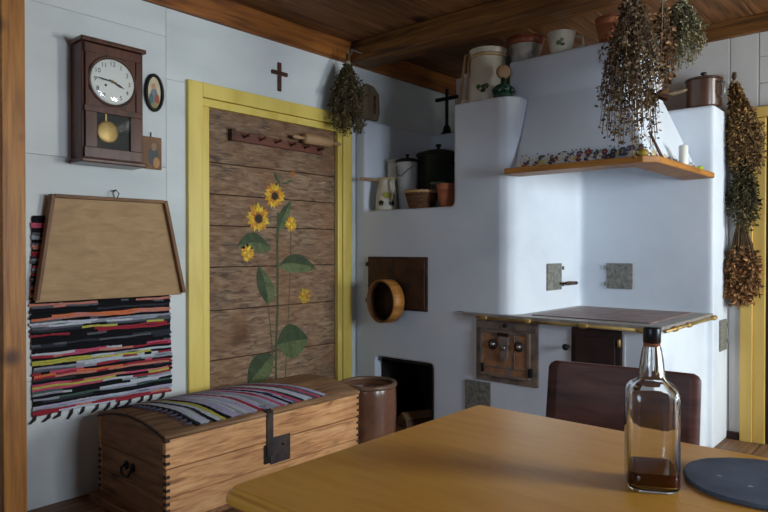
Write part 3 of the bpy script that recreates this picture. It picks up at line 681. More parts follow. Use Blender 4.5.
rows_wall = [  # bottom to top
    [LV, WH, RD], [RD, SA, RD], [WH, LG, LV], [LV, WH], [K], [K, DG], [LG, GN, WH], [K, WH], [WH, LG, K], [GN, LG, K], [WH, RD, PK], [K, YE, K], [PK, RD, SA], [K], [K, DG], [SA, RD], [SA, OR, RD], [RD, PK, K], [GY, LG, RD],
    [GY, WH, LG], [RD, K, WH], [YE, WH, K], [WH, YE, LG], [K], [PK, WH, SA, RD], [PK, WH, K], [K, GY], [K], [K, DG], [GY, DG, K], [K, DG], [K], [GY, K], [K, RD, RD], [RD, GY, K], [K, DG, YE], [LG, GY, K],
    [WH, LG, GY], [WH, LG], [GY, K], [OR, SA], [OR, K, SA], [K], [K, DG], [K], [GY, K, SA], [SA, GY, K], [K], [K], [YE, K, GY], [YE, YE, K], [PK, PK, GY], [PK, K], [PK, PR], [PK, GY],
    [K], [DG, K], [GY, LG], [K], [RD], [GY], [LG, GY], [PK], [K], [GY], [LG], [K, DG], [RD], [RD], [K], [SA], [SA, OR], [GY], [K], [LG], [LG, GY], [GY], [K], [K], [PK], [PK], [K], [K], [K]]
wr = thing('rag_rug', 'striped black and red rag rug hanging on the wall behind the wooden tray', 'rug', (-3.315, 1.575, .45))
mb = MB(); rh = (1.415-.452)/len(rows_wall)
rag_rug(mb, 1.21, 1.945, rows_wall, rh, lambda u, w, h: (XL+.006+h, u+.006*math.sin(w*9), .452+w))
mb.box(XL+.002, XL+.0065, 1.216, 1.94, .455, 1.412, K)
mb.build('woven_body', M['weave'], wr)
for i in range(12):
    y = 1.225+i*.061+rnd.uniform(-.01, .01); m_ = MB()
    m_.tube([(XL+.009, y, .456), (XL+.012, y-.006, .435), (XL+.01, y-.02-rnd.uniform(0, .015), .415+rnd.uniform(-.01, .01))], [.006, .007, .004], 6, col=rgb(60,54,58))
    m_.build('tassel', M['weave'], wr)

# wooden tray
ty = thing('wooden_tray', 'trapezoid birch tray with raised rim hanging over the rag rug', 'tray', (-3.30, 1.61, 1.0))
tx = XL+.026
Q = [(1.218, 1.0), (2.002, 1.0), (1.888, 1.52), (1.296, 1.518)]
def tq(q, x): return (x, q[0], q[1])
MB().prism([tq(q, tx) for q in Q], (.012, 0, 0)).build('board', M['traywood'], ty, bevel=.003)
def rim(a, c, ia, ic, name='rim', d=.042):
    m_ = MB(); m_.prism([tq(a, tx-.004), tq(c, tx-.004), tq(ia, tx-.004), tq(ic, tx-.004)], (d, 0, 0)); m_.build(name, M['trayrim'], ty, bevel=.003)
rim((1.286, 1.524), (1.212, 1.01), (1.230, 1.012), (1.304, 1.514))
rim((1.898, 1.526), (2.012, 1.012), (1.992, 1.01), (1.880, 1.514))
rim((1.302, 1.524), (1.882, 1.526), (1.882, 1.508), (1.302, 1.506))
MB().tube([(tx+.01, 1.61, 1.522), (tx+.01, 1.60, 1.548), (tx+.006, 1.618, 1.566), (tx+.01, 1.634, 1.548), (tx+.01, 1.622, 1.522)], .003, 6).build('wire_loop', M['iron'], ty)
MB().tube([(XL, 1.618, 1.562), (XL+.035, 1.618, 1.565)], .004, 6).build('nail', M['iron'], ty)

# peg rack on the door and the rolling pin on it
rk = thing('peg_rack', 'reddish brown peg rack with six pegs on the plank door', 'rack', (XD, 2.72, 1.93))
MB().prism([(XD+.001, 2.362, 1.928), (XD+.001, 3.13, 1.920), (XD+.001, 3.13, 1.974), (XD+.001, 2.362, 1.99)], (.024, 0, 0)).build('rail', M['rackwood'], rk, bevel=.003)
boxpart('end_block', M['darkwood'], rk, (XD+.001, XD+.045, 2.352, 2.38, 1.924, 1.994), .004)
for i in range(6):
    y = 2.455+i*.126; MB().tube([(XD+.02, y, 1.955-.0016*i), (XD+.075, y, 1.962-.0016*i)], [.009, .007], 8).ball((XD+.078, y, 1.963-.0016*i), .011).build('peg', M['darkwood'], rk)
rp = thing('rolling_pin', 'pale turned rolling pin lying on the pegs of the rack', 'rolling pin', (XD+.06, 3.02, 2.0))
c0 = (XD+.062, 3.045, 2.006)
MB().lathe([(.0, -.125), (.032, -.123), (.036, -.11), (.036, .11), (.032, .123), (0, .125)], c0, 20, 'Y').build('roller', M['pinwood'], rp)
for sg in (-1, 1):
    m_ = MB().lathe([(.008, 0), (.009, .015), (.015, .05), (.013, .085), (.006, .1), (0, .101)], (0, 0, 0), 14, 'Y')
    m_.v = [(c0[0]+v[0], c0[1]+sg*(.125+v[1]), c0[2]+v[2]) for v in m_.v]; m_.build('handle', M['pinwood'], rp)

# weathered board in the corner
wbd = thing('slotted_board', 'small weathered wooden board with a dark slot hanging beside the corner herb bundle', 'board', (-3.3, 3.6, 2.22))
MB().prism([(XL+.002, 3.52, 2.235), (XL+.002, 3.68, 2.235), (XL+.002, 3.70, 2.30), (XL+.002, 3.69, 2.44), (XL+.002, 3.63, 2.49), (XL+.002, 3.55, 2.50), (XL+.002, 3.51, 2.46)], (.035, 0, 0)).build('board', M['greyboard'], wbd, bevel=.006)
boxpart('slot', M['darkwood'], wbd, (XL+.0365, XL+.039, 3.625, 3.65, 2.28, 2.42), .001)

# ------------------------------------------------------------------ chest, runner, crock
ch = thing('wooden_chest', 'old pine chest with arched lid and iron hasp below the sunflower door', 'chest', (-2.88, 2.11, 0))
xb, xf_, ya, yz = -3.215, -2.58, 1.495, 2.72
AR = .05
def arch(x): t = (x-xb)/(xf_-xb); return .43+AR*4*t*(1-t)
tp = .012
# body boards, front and back
for x0, x1 in ((xf_-.025, xf_), (xb, xb+.025)):
    for a, c in ((.04, .155), (.155, .283)): boxpart('front_board' if x1 == xf_ else 'back_board', M['chestwood'], ch, (x0, x1, ya, yz, a+.0012, c-.0012), .003)
for y0, y1 in ((ya, ya+.025), (yz-.025, yz)):
    for a, c in ((.04, .155), (.155, .283)): boxpart('end_board', M['chestend'], ch, (xb+.0255, xf_-.0255, y0, y1, a+.0012, c-.0012), .003)
boxpart('bottom', M['chestend'], ch, (xb+.026, xf_-.026, ya+.026, yz-.026, .041, .06), 0)
boxpart('plinth', M['chestend'], ch, (xb-.02, xf_-.03, ya-.045, yz-.01, 0, .04), .004)
# lid
lid = boxpart('lid_front', M['chestwood'], ch, (xf_-.025, xf_+.002, ya-.004, yz+.004, .286, .43), .004)
boxpart('lid_back', M['chestwood'], ch, (xb-.002, xb+.025, ya-.004, yz+.004, .286, .43), .003)
for y0 in (ya-.003, yz-.022):
    n_ = 14; m_ = MB()
    pts = [(xb+.0255, y0, .287)]+[(xf_-.0255, y0, .287)]+[(xb+.0255+(xf_-xb-.051)*(1-i/n_), y0, arch(xb+.0255+(xf_-xb-.051)*(1-i/n_))-.016) for i in range(n_+1)]
    m_.prism(pts, (0, .025, 0)).build('lid_end', M['chestend'], ch, bevel=.002)
m_ = MB(); n_ = 16; xs_ = [xb-.004+(xf_-xb+.01)*i/n_ for i in range(n_+1)]
up = [(x, ya-.006, arch(min(max(x, xb), xf_))+.001) for x in xs_]; dn = [(x, ya-.006, arch(min(max(x, xb), xf_))-.014) for x in reversed(xs_)]
m_.prism(up+dn, (0, yz-ya+.012, 0), smooth=True).build('lid_top', M['lidwood'], ch)
# dark worn edge strip along the arch end
m_ = MB(); m_.tube([(x, ya-.006, arch(min(max(x, xb), xf_))-.012) for x in xs_], .006, 6).build('lid_edge_binding', M['dovetail'], ch)
for z in [.31, .345, .41] + [.07+.03*i for i in range(7)]:
    boxpart('dovetail', M['dovetail'], ch, (xf_-.02, xf_+.0035, ya-.0052, ya+.017, z-.007, z+.007), .001)
for i in range(7): boxpart('dovetail', M['dovetail'], ch, (xb-.003, xb+.018, ya-.0052, ya+.016, .07+.03*i-.007, .07+.03*i+.007), .001)
for i in range(10): boxpart('dovetail', M['dovetail'], ch, (xf_-.02, xf_+.0035, yz-.016, yz+.0052, .07+.036*i-.007, .07+.036*i+.007), .001)
# hasp and lock plate
hs = MB().box(xf_+.003, xf_+.011, 2.045, 2.085, .21, .44).build('hasp', M['iron'], ch, bevel=.002)
m_ = MB(); m_.prism([(xf_+.011, 2.045, .43), (xf_+.011, 2.085, .43), (xf_-.06, 2.085, arch(xf_-.06)+.004), (xf_-.06, 2.045, arch(xf_-.06)+.004)], (0, 0, .007)).build('hasp_strap', M['iron'], ch, bevel=.001)
boxpart('lock_plate', M['iron'], ch, (xf_+.0005, xf_+.006, 2.07, 2.2, .165, .30), .002)
boxpart('painted_strap_shadow', M['black'], ch, (xf_+.0005, xf_+.005, 2.03, 2.069, .175, .27), .001)  # thin black sheet standing in for the strap's cast shadow
MB().lathe([(.007, .006), (.006, .012), (0, .013)], (xf_, 2.15, .255), 8, 'X').build('rivet', M['black'], ch)
# ring handle on the end
hx, hz = -2.905, .215
MB().lathe([(.022, 0), (.022, -.006), (.006, -.008)], (hx-.03, ya, hz+.015), 12, 'Y').lathe([(.022, 0), (.022, -.006), (.006, -.008)], (hx+.03, ya, hz+.015), 12, 'Y').build('handle_plate', M['black'], ch)
MB().tube([(hx-.03, ya-.008, hz+.02), (hx-.045, ya-.02, hz+.005), (hx-.03, ya-.026, hz-.02), (hx, ya-.026, hz-.028), (hx+.03, ya-.026, hz-.02), (hx+.045, ya-.02, hz+.005), (hx+.03, ya-.008, hz+.02)], .006, 8).build('drop_handle', M['black'], ch)

# striped runner on the lid
rows_run = [[K, DG], [DG, LV], [LV, WH], [GN, LG], [LV, WH], [LG, GN], [K, DG], [LV, WH], [WH], [YE], [YE], [K, DG], [K], [LV, WH], [WH, LV], [WH, LG], [LV], [GY, LG], [LG, WH], [LV, GY], [WH], [WH, LG], [GY, LV], [LV], [WH, LV],
            [RD, RD, PK], [RD], [LG, LV], [WH, LV], [K, GN], [LG, WH], [LV], [GY, LG], [WH, LV], [LG, LV], [LV], [RD, PK], [RD], [WH, LV], [LG, GN], [LV, K], [WH, LV], [rgb(70,96,140), LV], [LV], [RD, PK], [WH], [K, DG], [LV, WH], [WH], [PR, LV], [LV, WH], [RD], [LG, GY], [LV, WH], [RD, PK], [WH, LV], [K, GY], [LV], [RD, LV], [WH]]
rows_run = [[c_[-1]] if i % 3 else c_ for i, c_ in enumerate(rows_run[::2]) for _ in (0, 1)]
rr = thing('striped_runner', 'pale striped rag runner laid over the chest lid', 'runner', (-2.9, 2.08, .43))
mb = MB(); rh2 = 1/len(rows_run)
def on_lid(u, w, h):
    k = u+3.0; ya_, yb_ = 1.60+.16*k, 2.30+.5*k; y = ya_+(yb_-ya_)*w+.006*math.sin(u*22)
    return (u, y, arch(u)+.004+h)
rag_rug(mb, -3.19, -2.60, rows_run, rh2, on_lid, .02, .006)
mb.build('woven_body', M['weave'], rr)
for i in range(16):
    u = -3.17+i*.036; m_ = MB(); p0 = on_lid(u, 0, .004); p1 = on_lid(u-.006, -.045-rnd.uniform(0, .015), .003)
    m_.tube([p0, p1], [.006, .004], 6, col=rgb(70,66,82)).build('tassel', M['weave'], rr)

# stoneware crock
cx, cy = -2.735, 2.975
cr_ = thing('stoneware_crock', 'tall brown glazed stoneware crock between the chest and the niche', 'crock', (cx, cy, 0))
MB().lathe([(.0, .0), (.150, .0), (.158, .012), (.170, .10), (.177, .22), (.176, .34), (.172, .405), (.170, .41), (.156, .41), (.158, .34), (.158, .12), (.14, .03), (0, .03)], (cx, cy, 0), 48).build('body', M['crock'], cr_)
MB().lathe([(.154, .405), (.154, .424), (.162, .43), (.176, .428), (.181, .418), (.179, .405), (.172, .40)], (cx, cy, 0), 48, closed=True).build('rim', M['crockrim'], cr_)
# firewood in the niche
def log(loc, rz, L, r, label):
    t = thing('firewood_log', label, 'firewood', loc, rz, 'firewood in the niche')
    m_ = MB(); m_.prism([(-L/2, -r, 0), (-L/2, r, 0), (-L/2, r*.75, r*.7), (-L/2, .1*r, r*1.25), (-L/2, -r*.7, r*.8)], (L, 0, 0)); m_.build('split_wood', M['wood_split'], t, bevel=.012, local=True)
    m2 = MB(); m2.prism([(-L/2+.012, -r-.003, .012), (-L/2+.012, -r-.0005, .012), (-L/2+.012, -r*.7-.0005, r*.75), (-L/2+.012, -r*.7-.004, r*.75)], (L-.024, 0, 0)); m2.build('bark', M['darkwood'], t, local=True)
log((-2.86, 3.62, 0), 1.2, .24, .085, 'short pale split firewood log lying on the niche floor')

# sieve hanging in front of the oven door
sv = thing('round_sieve', 'round bentwood sieve leaning out in front of the rusty oven door', 'sieve', (-2.95, 3.40, .9))
def ring(name, mat, prof):
    m_ = MB().lathe(prof, (0, 0, 0), 40, 'Y', closed=True); rot = Matrix.Rotation(math.radians(-10), 3, 'Z')
    m_.v = [tuple(rot @ Vector(v)+Vector((-2.925, 3.352, .90))) for v in m_.v]; return m_.build(name, mat, sv)
ring('hoop', M['shelfwood'], [(.143, -.045), (.150, -.045), (.150, .048), (.143, .048)])
ring('inner_hoop', M['trayrim'], [(.135, -.04), (.1425, -.04), (.1425, .02), (.135, .02)])
m_ = MB().lathe([(0, .022), (.1425, .022), (.1425, .026), (0, .026)], (0, 0, 0), 40, 'Y'); rot = Matrix.Rotation(math.radians(-10), 3, 'Z')
m_.v = [tuple(rot @ Vector(v)+Vector((-2.925, 3.352, .90))) for v in m_.v]; m_.build('mesh', M['rust'], sv)

# ------------------------------------------------------------------ vessels in the recess
ZL = 1.5405
jx, jy = -3.088, 3.555
jg = thing('enamel_jug', 'cream enamel jug with a yellow flower and dark leaves in the recess', 'jug', (jx, jy, ZL))
MB().lathe([(0, 0), (.078, 0), (.082, .008), (.08, .06), (.074, .13), (.064, .175), (.058, .20), (.064, .225), (.068, .23), (.062, .228), (.054, .20), (.07, .13), (.074, .02), (0, .012)], (jx, jy, ZL), 32).build('body', M['enamel'], jg)
MB().lathe([(.062, .222), (.069, .226), (.070, .234), (.064, .236)], (jx, jy, ZL), 32, closed=True).build('rim', M['enamelband'], jg)
MB().tube([(jx+.05, jy-.03, ZL+.21), (jx+.085, jy-.04, ZL+.215), (jx+.11, jy-.05, ZL+.17), (jx+.105, jy-.05, ZL+.10), (jx+.076, jy-.04, ZL+.06)], .008, 8).build('handle', M['enamel'], jg)
def decal(parent, c, r, a0, z, dots, mat=None):
    m_ = MB()
    for (da, dz, ra, rz, col) in dots:
        n_ = 12; k = len(m_.f)
        m_.add([(c[0]+(r+.001+.0005*k)*math.cos(a0+da+ra/r*math.cos(2*PI*i/n_)), c[1]+(r+.001+.0005*k)*math.sin(a0+da+ra/r*math.cos(2*PI*i/n_)), z+dz+rz*math.sin(2*PI*i/n_)) for i in range(n_)], [tuple(range(n_))], col)
    return m_.build('painted_flower', M['print'], parent)
a_cam = math.atan2(-3.5, 2.8)
decal(jg, (jx, jy), .0815, a_cam, ZL+.06, [(-.45, -.01, .022, .02, rgb(40,48,44)), (.5, -.012, .024, .02, rgb(44,52,48)), (0, -.02, .02, .022, rgb(190,190,180)), (.1, .045, .024, .022, rgb(160,160,52)), (-.12, .05, .014, .014, rgb(176,172,70))])
sp_ = thing('wooden_spoon', 'pale wooden spoon sticking out of the enamel jug', 'spoon', (jx, jy, ZL+.2))
MB().tube([(jx+.02, jy+.02, ZL+.16), (jx-.02, jy-.02, ZL+.218), (jx-.07, jy-.085, ZL+.222), (jx-.09, jy-.135, ZL+.225)], [.007, .008, .009, .012], 8).build('handle', M['pinwood'], sp_)
MB().ball((jx-.095, jy-.15, ZL+.226), .02, .026, .012).build('bowl', M['pinwood'], sp_)
cn = thing('enamel_canister', 'tall cream enamel canister behind the flowered jug', 'canister', (-3.141, 3.72, ZL))
MB().lathe([(0, 0), (.06, 0), (.062, .01), (.06, .35), (.057, .375), (.052, .375), (.055, .02), (0, .012)], (-3.141, 3.72, ZL), 28).build('body', M['enamel'], cn)
MB().lathe([(.057, .376), (.063, .377), (.062, .382), (.04, .393), (0, .398)], (-3.141, 3.72, ZL), 28).build('lid', M['enamel'], cn)
pl = thing('enamel_pail', 'white enamel pail with black lid in the recess', 'pail', (-2.998, 3.685, ZL))
c = (-2.998, 3.685, ZL)
MB().lathe([(0, 0), (.062, 0), (.065, .01), (.078, .345), (.081, .35), (.076, .355), (.06, .02), (0, .012)], c, 32).build('body', M['whiteenamel'], pl)
ld = MB().lathe([(.086, .357), (.089, .362), (.086, .37), (.05, .384), (0, .39)], c, 32).build('lid', M['black'], pl)
MB().lathe([(.011, .388), (.009, .398), (.017, .406), (.015, .414), (0, .418)], c, 12).build('knob', M['black'], ld)
MB().tube([(c[0]-.05, c[1]-.064, ZL+.325), (c[0]-.03, c[1]-.083, ZL+.26), (c[0]+.015, c[1]-.088, ZL+.245), (c[0]+.06, c[1]-.07, ZL+.29), (c[0]+.08, c[1]-.01, ZL+.33)], .004, 6).build('bail_handle', M['tin'], pl)
gp = thing('cooking_pot', 'large dark green enamel pot with lid in the recess', 'pot', (-2.855, 3.875, ZL))
c = (-2.855, 3.875, ZL)
MB().lathe([(0, 0), (.14, 0), (.152, .015), (.155, .40), (.162, .405), (.15, .41), (.146, .03), (0, .02)], c, 36).build('body', M['greenpot'], gp)
ld = MB().lathe([(.166, .411), (.17, .418), (.16, .428), (.08, .452), (0, .460)], c, 36).build('lid', M['greenpot'], gp)
MB().lathe([(.014, .458), (.011, .472), (.024, .484), (.02, .496), (0, .5)], c, 14).build('knob', M['black'], ld)
for sg in (-1, 1): MB().tube([(c[0]+sg*.15, c[1]-.05, ZL+.35), (c[0]+sg*.195, c[1]-.04, ZL+.355), (c[0]+sg*.195, c[1]+.04, ZL+.355), (c[0]+sg*.15, c[1]+.05, ZL+.35)], .009, 8).build('handle', M['black'], gp)
bk = thing('wicker_basket', 'small brown wicker basket with a pale rim in the recess', 'basket', (-2.765, 3.545, ZL))
c = (-2.765, 3.545, ZL)
for i in range(9):
    r = .075+.028*(i/8); z = ZL+.006+i*.0118
    MB().tube([(c[0]+(r+.003*math.sin(14*a+i*PI))*math.cos(a), c[1]+(r+.003*math.sin(14*a+i*PI))*math.sin(a), z) for a in [2*PI*k/56 for k in range(56)]], .0065, 6, closed=True).build('wicker_strand', M['wicker'], bk)
MB().lathe([(0, .003), (.074, .003), (.074, .008), (0, .008)], c, 24).build('base', M['wicker'], bk)
MB().tube([(c[0]+.107*math.cos(a), c[1]+.107*math.sin(a), ZL+.115+.003*math.sin(20*a)) for a in [2*PI*k/60 for k in range(60)]], .010, 8, closed=True).build('rim', M['wickerpale'], bk)
single(MB().lathe([(0, 0), (.034, 0), (.036, .006), (.045, .17), (.052, .19), (.048, .193), (.034, .012), (0, .01)], (-2.735, 3.70, ZL), 24), 'enamel_tumbler', M['greygreen'], 'grey-green tumbler standing behind the wicker basket', 'tumbler', (-2.735, 3.70, ZL))
def flowerpot(name, c, r, hh, label):
    t = thing(name, label, 'flowerpot', c)
    MB().lathe([(0, 0), (r*.72, 0), (r*.94, hh*.72), (r*.9, hh*.72), (r*.66, .01), (0, .01)], c, 28).build('body', M['terracotta'], t)
    MB().lathe([(r*.9, hh*.72), (r, hh*.72), (r*1.06, hh), (r*.95, hh)], c, 28, closed=True).build('rim', M['terracotta'], t)
    return t
flowerpot('terracotta_pot', (-2.535, 3.535, ZL), .068, .155, 'small terracotta pot in the recess beside the plastered pillar')

# standing crucifix on the ledge
cz = thing('standing_crucifix', 'black standing crucifix on the ledge above the recess', 'crucifix', (-3.16, 4.38, 2.211))
c = (-3.155, 4.40, 2.2115)
MB().lathe([(0, 0), (.05, 0), (.052, .012), (.036, .03), (.03, .06), (.018, .085), (.012, .09)], c, 8).build('base', M['black'], cz)
boxpart('upright', M['black'], cz, (c[0]-.012, c[0]+.012, c[1]-.01, c[1]+.01, c[2]+.085, c[2]+.385), .003)
boxpart('crossbar', M['black'], cz, (c[0]-.115, c[0]+.115, c[1]-.012, c[1]+.012, c[2]+.29, c[2]+.318), .003)

# vessels on the pillar and the chimney breast
ZP = 2.2005; c = (-2.275, 3.63, ZP)
bj = thing('milk_jug', 'large cream enamel jug with green leaves standing on the plastered pillar', 'jug', c)
MB().lathe([(0, 0), (.118, 0), (.122, .01), (.120, .15), (.116, .16), (.112, .27), (.108, .30), (.118, .345), (.122, .35), (.112, .352), (.10, .30), (.108, .16), (.11, .02), (0, .012)], c, 36).build('body', M['enamel'], bj)
MB().lathe([(.109, .295), (.116, .30), (.118, .315), (.112, .32)], c, 36, closed=True).build('band', M['enamelband'], bj)
hx_ = c[0]-.17
hd = MB().tube([(c[0]-.10, c[1]-.02, ZP+.345), (hx_+.03, c[1]-.05, ZP+.34), (hx_-.012, c[1]-.06, ZP+.03)], .010, 8).tube([(hx_+.06, c[1]-.05, ZP+.33), (hx_+.04, c[1]-.06, ZP+.04)], .008, 8).build('handle', M['pinwood'], bj)
for z, w in ((.04, .03), (.2, .03)): MB().tube([(hx_+.03-.02*(1-z*3), c[1]-.055, ZP+z), (c[0]-.112, c[1]-.03, ZP+z+.01)], .016, 10).build('handle_joint', M['enamel'], bj)
decal(bj, c, .1205, math.atan2(-3.6, 2.2), ZP+.085, [(-.35, 0, .026, .018, rgb(48,66,36)), (-.15, .008, .024, .018, rgb(58,80,44)), (-.5, .012, .018, .014, rgb(64,86,50)), (-.25, -.016, .018, .012, rgb(40,56,34)), (-.05, .016, .014, .012, rgb(70,90,54))])
tn = thing('tin_can', 'dull grey tin can tucked behind the large cream jug', 'can', (-2.228, 3.885, ZP))
MB().lathe([(0, 0), (.07, 0), (.072, .01), (.07, .02), (.07, .34), (.074, .35), (.069, .352), (.066, .02), (0, .01)], (-2.228, 3.885, ZP), 28).build('body', M['tin'], tn)
MB().lathe([(.071, .12), (.074, .123), (.071, .126)], (-2.228, 3.885, ZP), 28, closed=True).build('bead', M['tin'], tn)
go = thing('green_ornament', 'small dark green ornament with a round tan disc on the pillar', 'ornament', (-2.10, 3.53, ZP))
MB().lathe([(0, 0), (.058, 0), (.062, .014), (.05, .03), (.055, .05), (.06, .065), (.044, .08), (.018, .09), (.012, .13), (0, .132)], (-2.10, 3.53, ZP), 20).build('stand', M['darkgreen'], go)
for k in range(8):
    a = 2*PI*k/8; MB().ball((-2.10+.055*math.cos(a), 3.53+.055*math.sin(a), ZP+.045), .018, n=8, m=6).build('leaf_knob', M['darkgreen'], go)
m_ = MB().lathe([(0, -.016), (.03, -.016), (.042, -.01), (.045, 0), (.042, .01), (.03, .014), (0, .014)], (0, 0, 0), 24, 'Y'); rot = Matrix.Rotation(math.radians(36), 3, 'Z')
m_.v = [tuple(rot @ Vector(v)+Vector((-2.10, 3.53, ZP+.165))) for v in m_.v]; m_.build('disc', M['tan'], go)

ZH = 2.4505
c = (-2.08, 3.77, ZH)
bw = thing('glazed_bowl', 'white mottled bowl with a reddish brown rim on the chimney breast', 'bowl', c)
MB().lathe([(0, 0), (.075, 0), (.08, .008), (.11, .12), (.106, .125), (.074, .012), (0, .012)], c, 32).build('body', nmat('mottled_white_glaze', [rgb(120,110,98), rgb(170,164,152), rgb(190,184,172)], ns=18, rough=.4, bump=.05), bw)
MB().lathe([(.108, .12), (.116, .124), (.122, .17), (.114, .172), (.106, .126)], c, 32, closed=True).build('rim', nmat('red_brown_glaze', [rgb(120,56,34), rgb(148,76,46)], ns=8, rough=.3, bump=.03), bw)
c = (-1.805, 3.72, ZH)
cu = thing('painted_cup', 'cream cup with a small green flower on the chimney breast', 'cup', c)
MB().lathe([(0, 0), (.058, 0), (.062, .006), (.072, .06), (.086, .135), (.083, .136), (.068, .06), (.056, .012), (0, .012)], c, 32).build('body', M['enamel'], cu)
MB().tube([(c[0]+.068, c[1]+.05, ZH+.115), (c[0]+.105, c[1]+.075, ZH+.11), (c[0]+.108, c[1]+.078, ZH+.06), (c[0]+.06, c[1]+.045, ZH+.035)], .009, 8).build('handle', M['enamel'], cu)
decal(cu, c, .076, math.atan2(-3.7, 1.8), ZH+.06, [(-.2, 0, .016, .014, rgb(96,120,84)), (.05, .016, .012, .012, rgb(120,130,110)), (.1, -.012, .014, .01, rgb(84,104,76))])
flowerpot('terracotta_pot', (-1.50, 3.745, ZH), .088, .16, 'terracotta pot on the chimney breast behind the hanging herbs')

# brown pot on the pier
c = (-1.20, 4.515, 2.1655)
bp = thing('brown_pot', 'brown enamel pot with lid standing on the stove pier', 'pot', c)
MB().lathe([(0, 0), (.098, 0), (.104, .012), (.106, .17), (.110, .175), (.103, .178), (.098, .02), (0, .014)], c, 36).build('body', M['brownpot'], bp)
ld = MB().lathe([(.111, .179), (.114, .185), (.107, .192), (.05, .202), (0, .208)], c, 36).build('lid', M['brownpot'], bp)
MB().lathe([(.011, .206), (.009, .216), (.02, .226), (.017, .236), (0, .239)], c, 14).build('knob', M['black'], ld)
MB().tube([(c[0]+.105, c[1]-.05, c[2]+.15), (c[0]+.135, c[1]-.06, c[2]+.14), (c[0]+.135, c[1]-.06, c[2]+.07), (c[0]+.108, c[1]-.045, c[2]+.055)], .008, 8).build('handle', M['tin'], bp)

# small things on the mantel shelf
cd = thing('white_candle', 'stubby white candle on the mantel shelf', 'candle', (-1.147, 3.915, 1.7355))
MB().lathe([(0, 0), (.024, 0), (.025, .004), (.025, .112), (.022, .116), (.008, .113), (0, .112)], (-1.147, 3.915, 1.7355), 20).build('wax', M['candle'], cd)
MB().tube([(-1.147, 3.915, 1.846), (-1.146, 3.915, 1.86)], .002, 6).build('wick', M['black'], cd)
single(MB().tube([(-1.172, 3.66, 1.7365), (-1.235, 3.61, 1.90)], [.010, .007], 8), 'dark_stick', M['darkwood'], 'short dark stick leaning on the hood beside the candle', 'stick', (-1.172, 3.66, 1.7355))
single(MB().ball((-1.142, 4.22, 1.7495), .022, .03, .014), 'green_sponge', M['lime'], 'small lime green sponge at the end of the mantel shelf', 'sponge', (-1.142, 4.22, 1.7355))
gd = thing('dried_gourd', 'small ochre gourd at the corner of the mantel shelf', 'gourd', (-1.20, 3.405, 1.7355))
MB().lathe([(0, 0), (.026, .003), (.034, .014), (.03, .028), (.016, .038), (.008, .043), (0, .044)], (-1.20, 3.405, 1.7355), 16).build('body', M['gourd'], gd)
MB().tube([(-1.20, 3.405, 1.778), (-1.193, 3.40, 1.788)], .004, 6).build('stalk', M['stems'], gd)

# ------------------------------------------------------------------ hanging herbs
def herb(name, label, tie, length, spread, nst, nleaf, lsz, cols, top=None, cat='herbs', start=.2, lump=0, stub=.07, ell=(1, 1), stemr=.0016, curl=0.0, lean=(0, 0), ball=0, short=.62):
    t = thing(name, label, cat, tie)
    sm, lv = MB(), MB(); T_ = Vector(tie)
    for i in range(nst):
        a = rnd.uniform(0, 2*PI); r = math.sqrt(rnd.random()); L = length*rnd.uniform(short, 1.0)*(1-.12*r)
        if ball: L = length*(.25+.75*rnd.random()**.6)*math.sqrt(1-.45*r*r)
        e = T_+Vector((lean[0]+spread*r*math.cos(a)*ell[0], lean[1]+spread*r*math.sin(a)*ell[1], -L))
        mid = T_+(e-T_)*.5+Vector((spread*.28*r*math.cos(a)*ell[0], spread*.28*r*math.sin(a)*ell[1], 0))
        pts = [T_+Vector((rnd.uniform(-.012, .012), rnd.uniform(-.012, .012), stub*rnd.uniform(.4, 1)))]
        for k in range(7):
            u = k/6; pts.append(T_*(1-u)**2+mid*2*u*(1-u)+e*u*u)
        sm.tube(pts, stemr, 4)
        for k in range(nleaf):
            u = start+(1-start)*rnd.random()**(1/(1+lump))
            p = T_*(1-u)**2+mid*2*u*(1-u)+e*u*u
            d = Vector((rnd.gauss(0, 1), rnd.gauss(0, 1), rnd.gauss(-.5, .8))).normalized()
            n_ = d.cross(Vector((rnd.gauss(0, 1), rnd.gauss(0, 1), rnd.gauss(0, 1)))).normalized(); f_ = d.cross(n_)
            s_ = lsz*rnd.uniform(.6, 1.3); p = p+d*s_*.4
            cc = rnd.choice(cols); g_ = rnd.uniform(.75, 1.2); cc = tuple(v*g_ for v in cc)
            lv.add([p, p+d*s_*.55+n_*s_*.34+f_*s_*.12, p+d*s_*1.15+f_*s_*curl, p+d*s_*.55-n_*s_*.34+f_*s_*.12], [(0, 1, 2), (0, 2, 3)], cc)
    sm.build('stems', M['stems'], t, kind='stuff'); lv.build('leaves', M['leaves'], t, kind='stuff')
    MB().lathe([(.016, -.012), (.02, -.006), (.02, .008), (.016, .014)], tie, 12).build('string_tie', M['string'], t)
    if top: MB().tube([Vector(tie)+Vector((0, 0, .01)), top], .003, 6).build('hanging_string', M['string'], t)
    return t
OL = [rgb(72,64,44), rgb(92,80,54), rgb(58,54,40), rgb(104,92,64)]
BR = [rgb(96,76,56), rgb(118,95,72), rgb(74,59,46), rgb(136,113,87), rgb(102,90,72)]
GG = [rgb(112,110,84), rgb(136,130,98), rgb(92,92,70), rgb(152,146,114)]
RB = [rgb(100,70,48), rgb(124,90,62), rgb(80,58,42), rgb(144,110,78)]
herb('herb_bundle', 'dark olive dried herb bundle hanging in the corner beside the sunflower door', (-3.17, 3.235, 2.56), .54, .15, 110, 60, .018, OL, (-3.17, 3.24, 2.635), ell=(.7, 1), start=.06, short=.45)
hk = MB().tube([(-3.17, 3.3845, 2.66), (-3.17, 3.33, 2.66)]+[(-3.17, 3.255+.024*math.cos(a), 2.648+.024*math.sin(a)) for a in [PI*.3-i*PI*.16 for i in range(11)]], .004, 8)
single(hk, 'beam_hook', M['tin'], 'bent metal hook in the corner of the ceiling beam', 'hook', (-3.17, 3.384, 2.64))
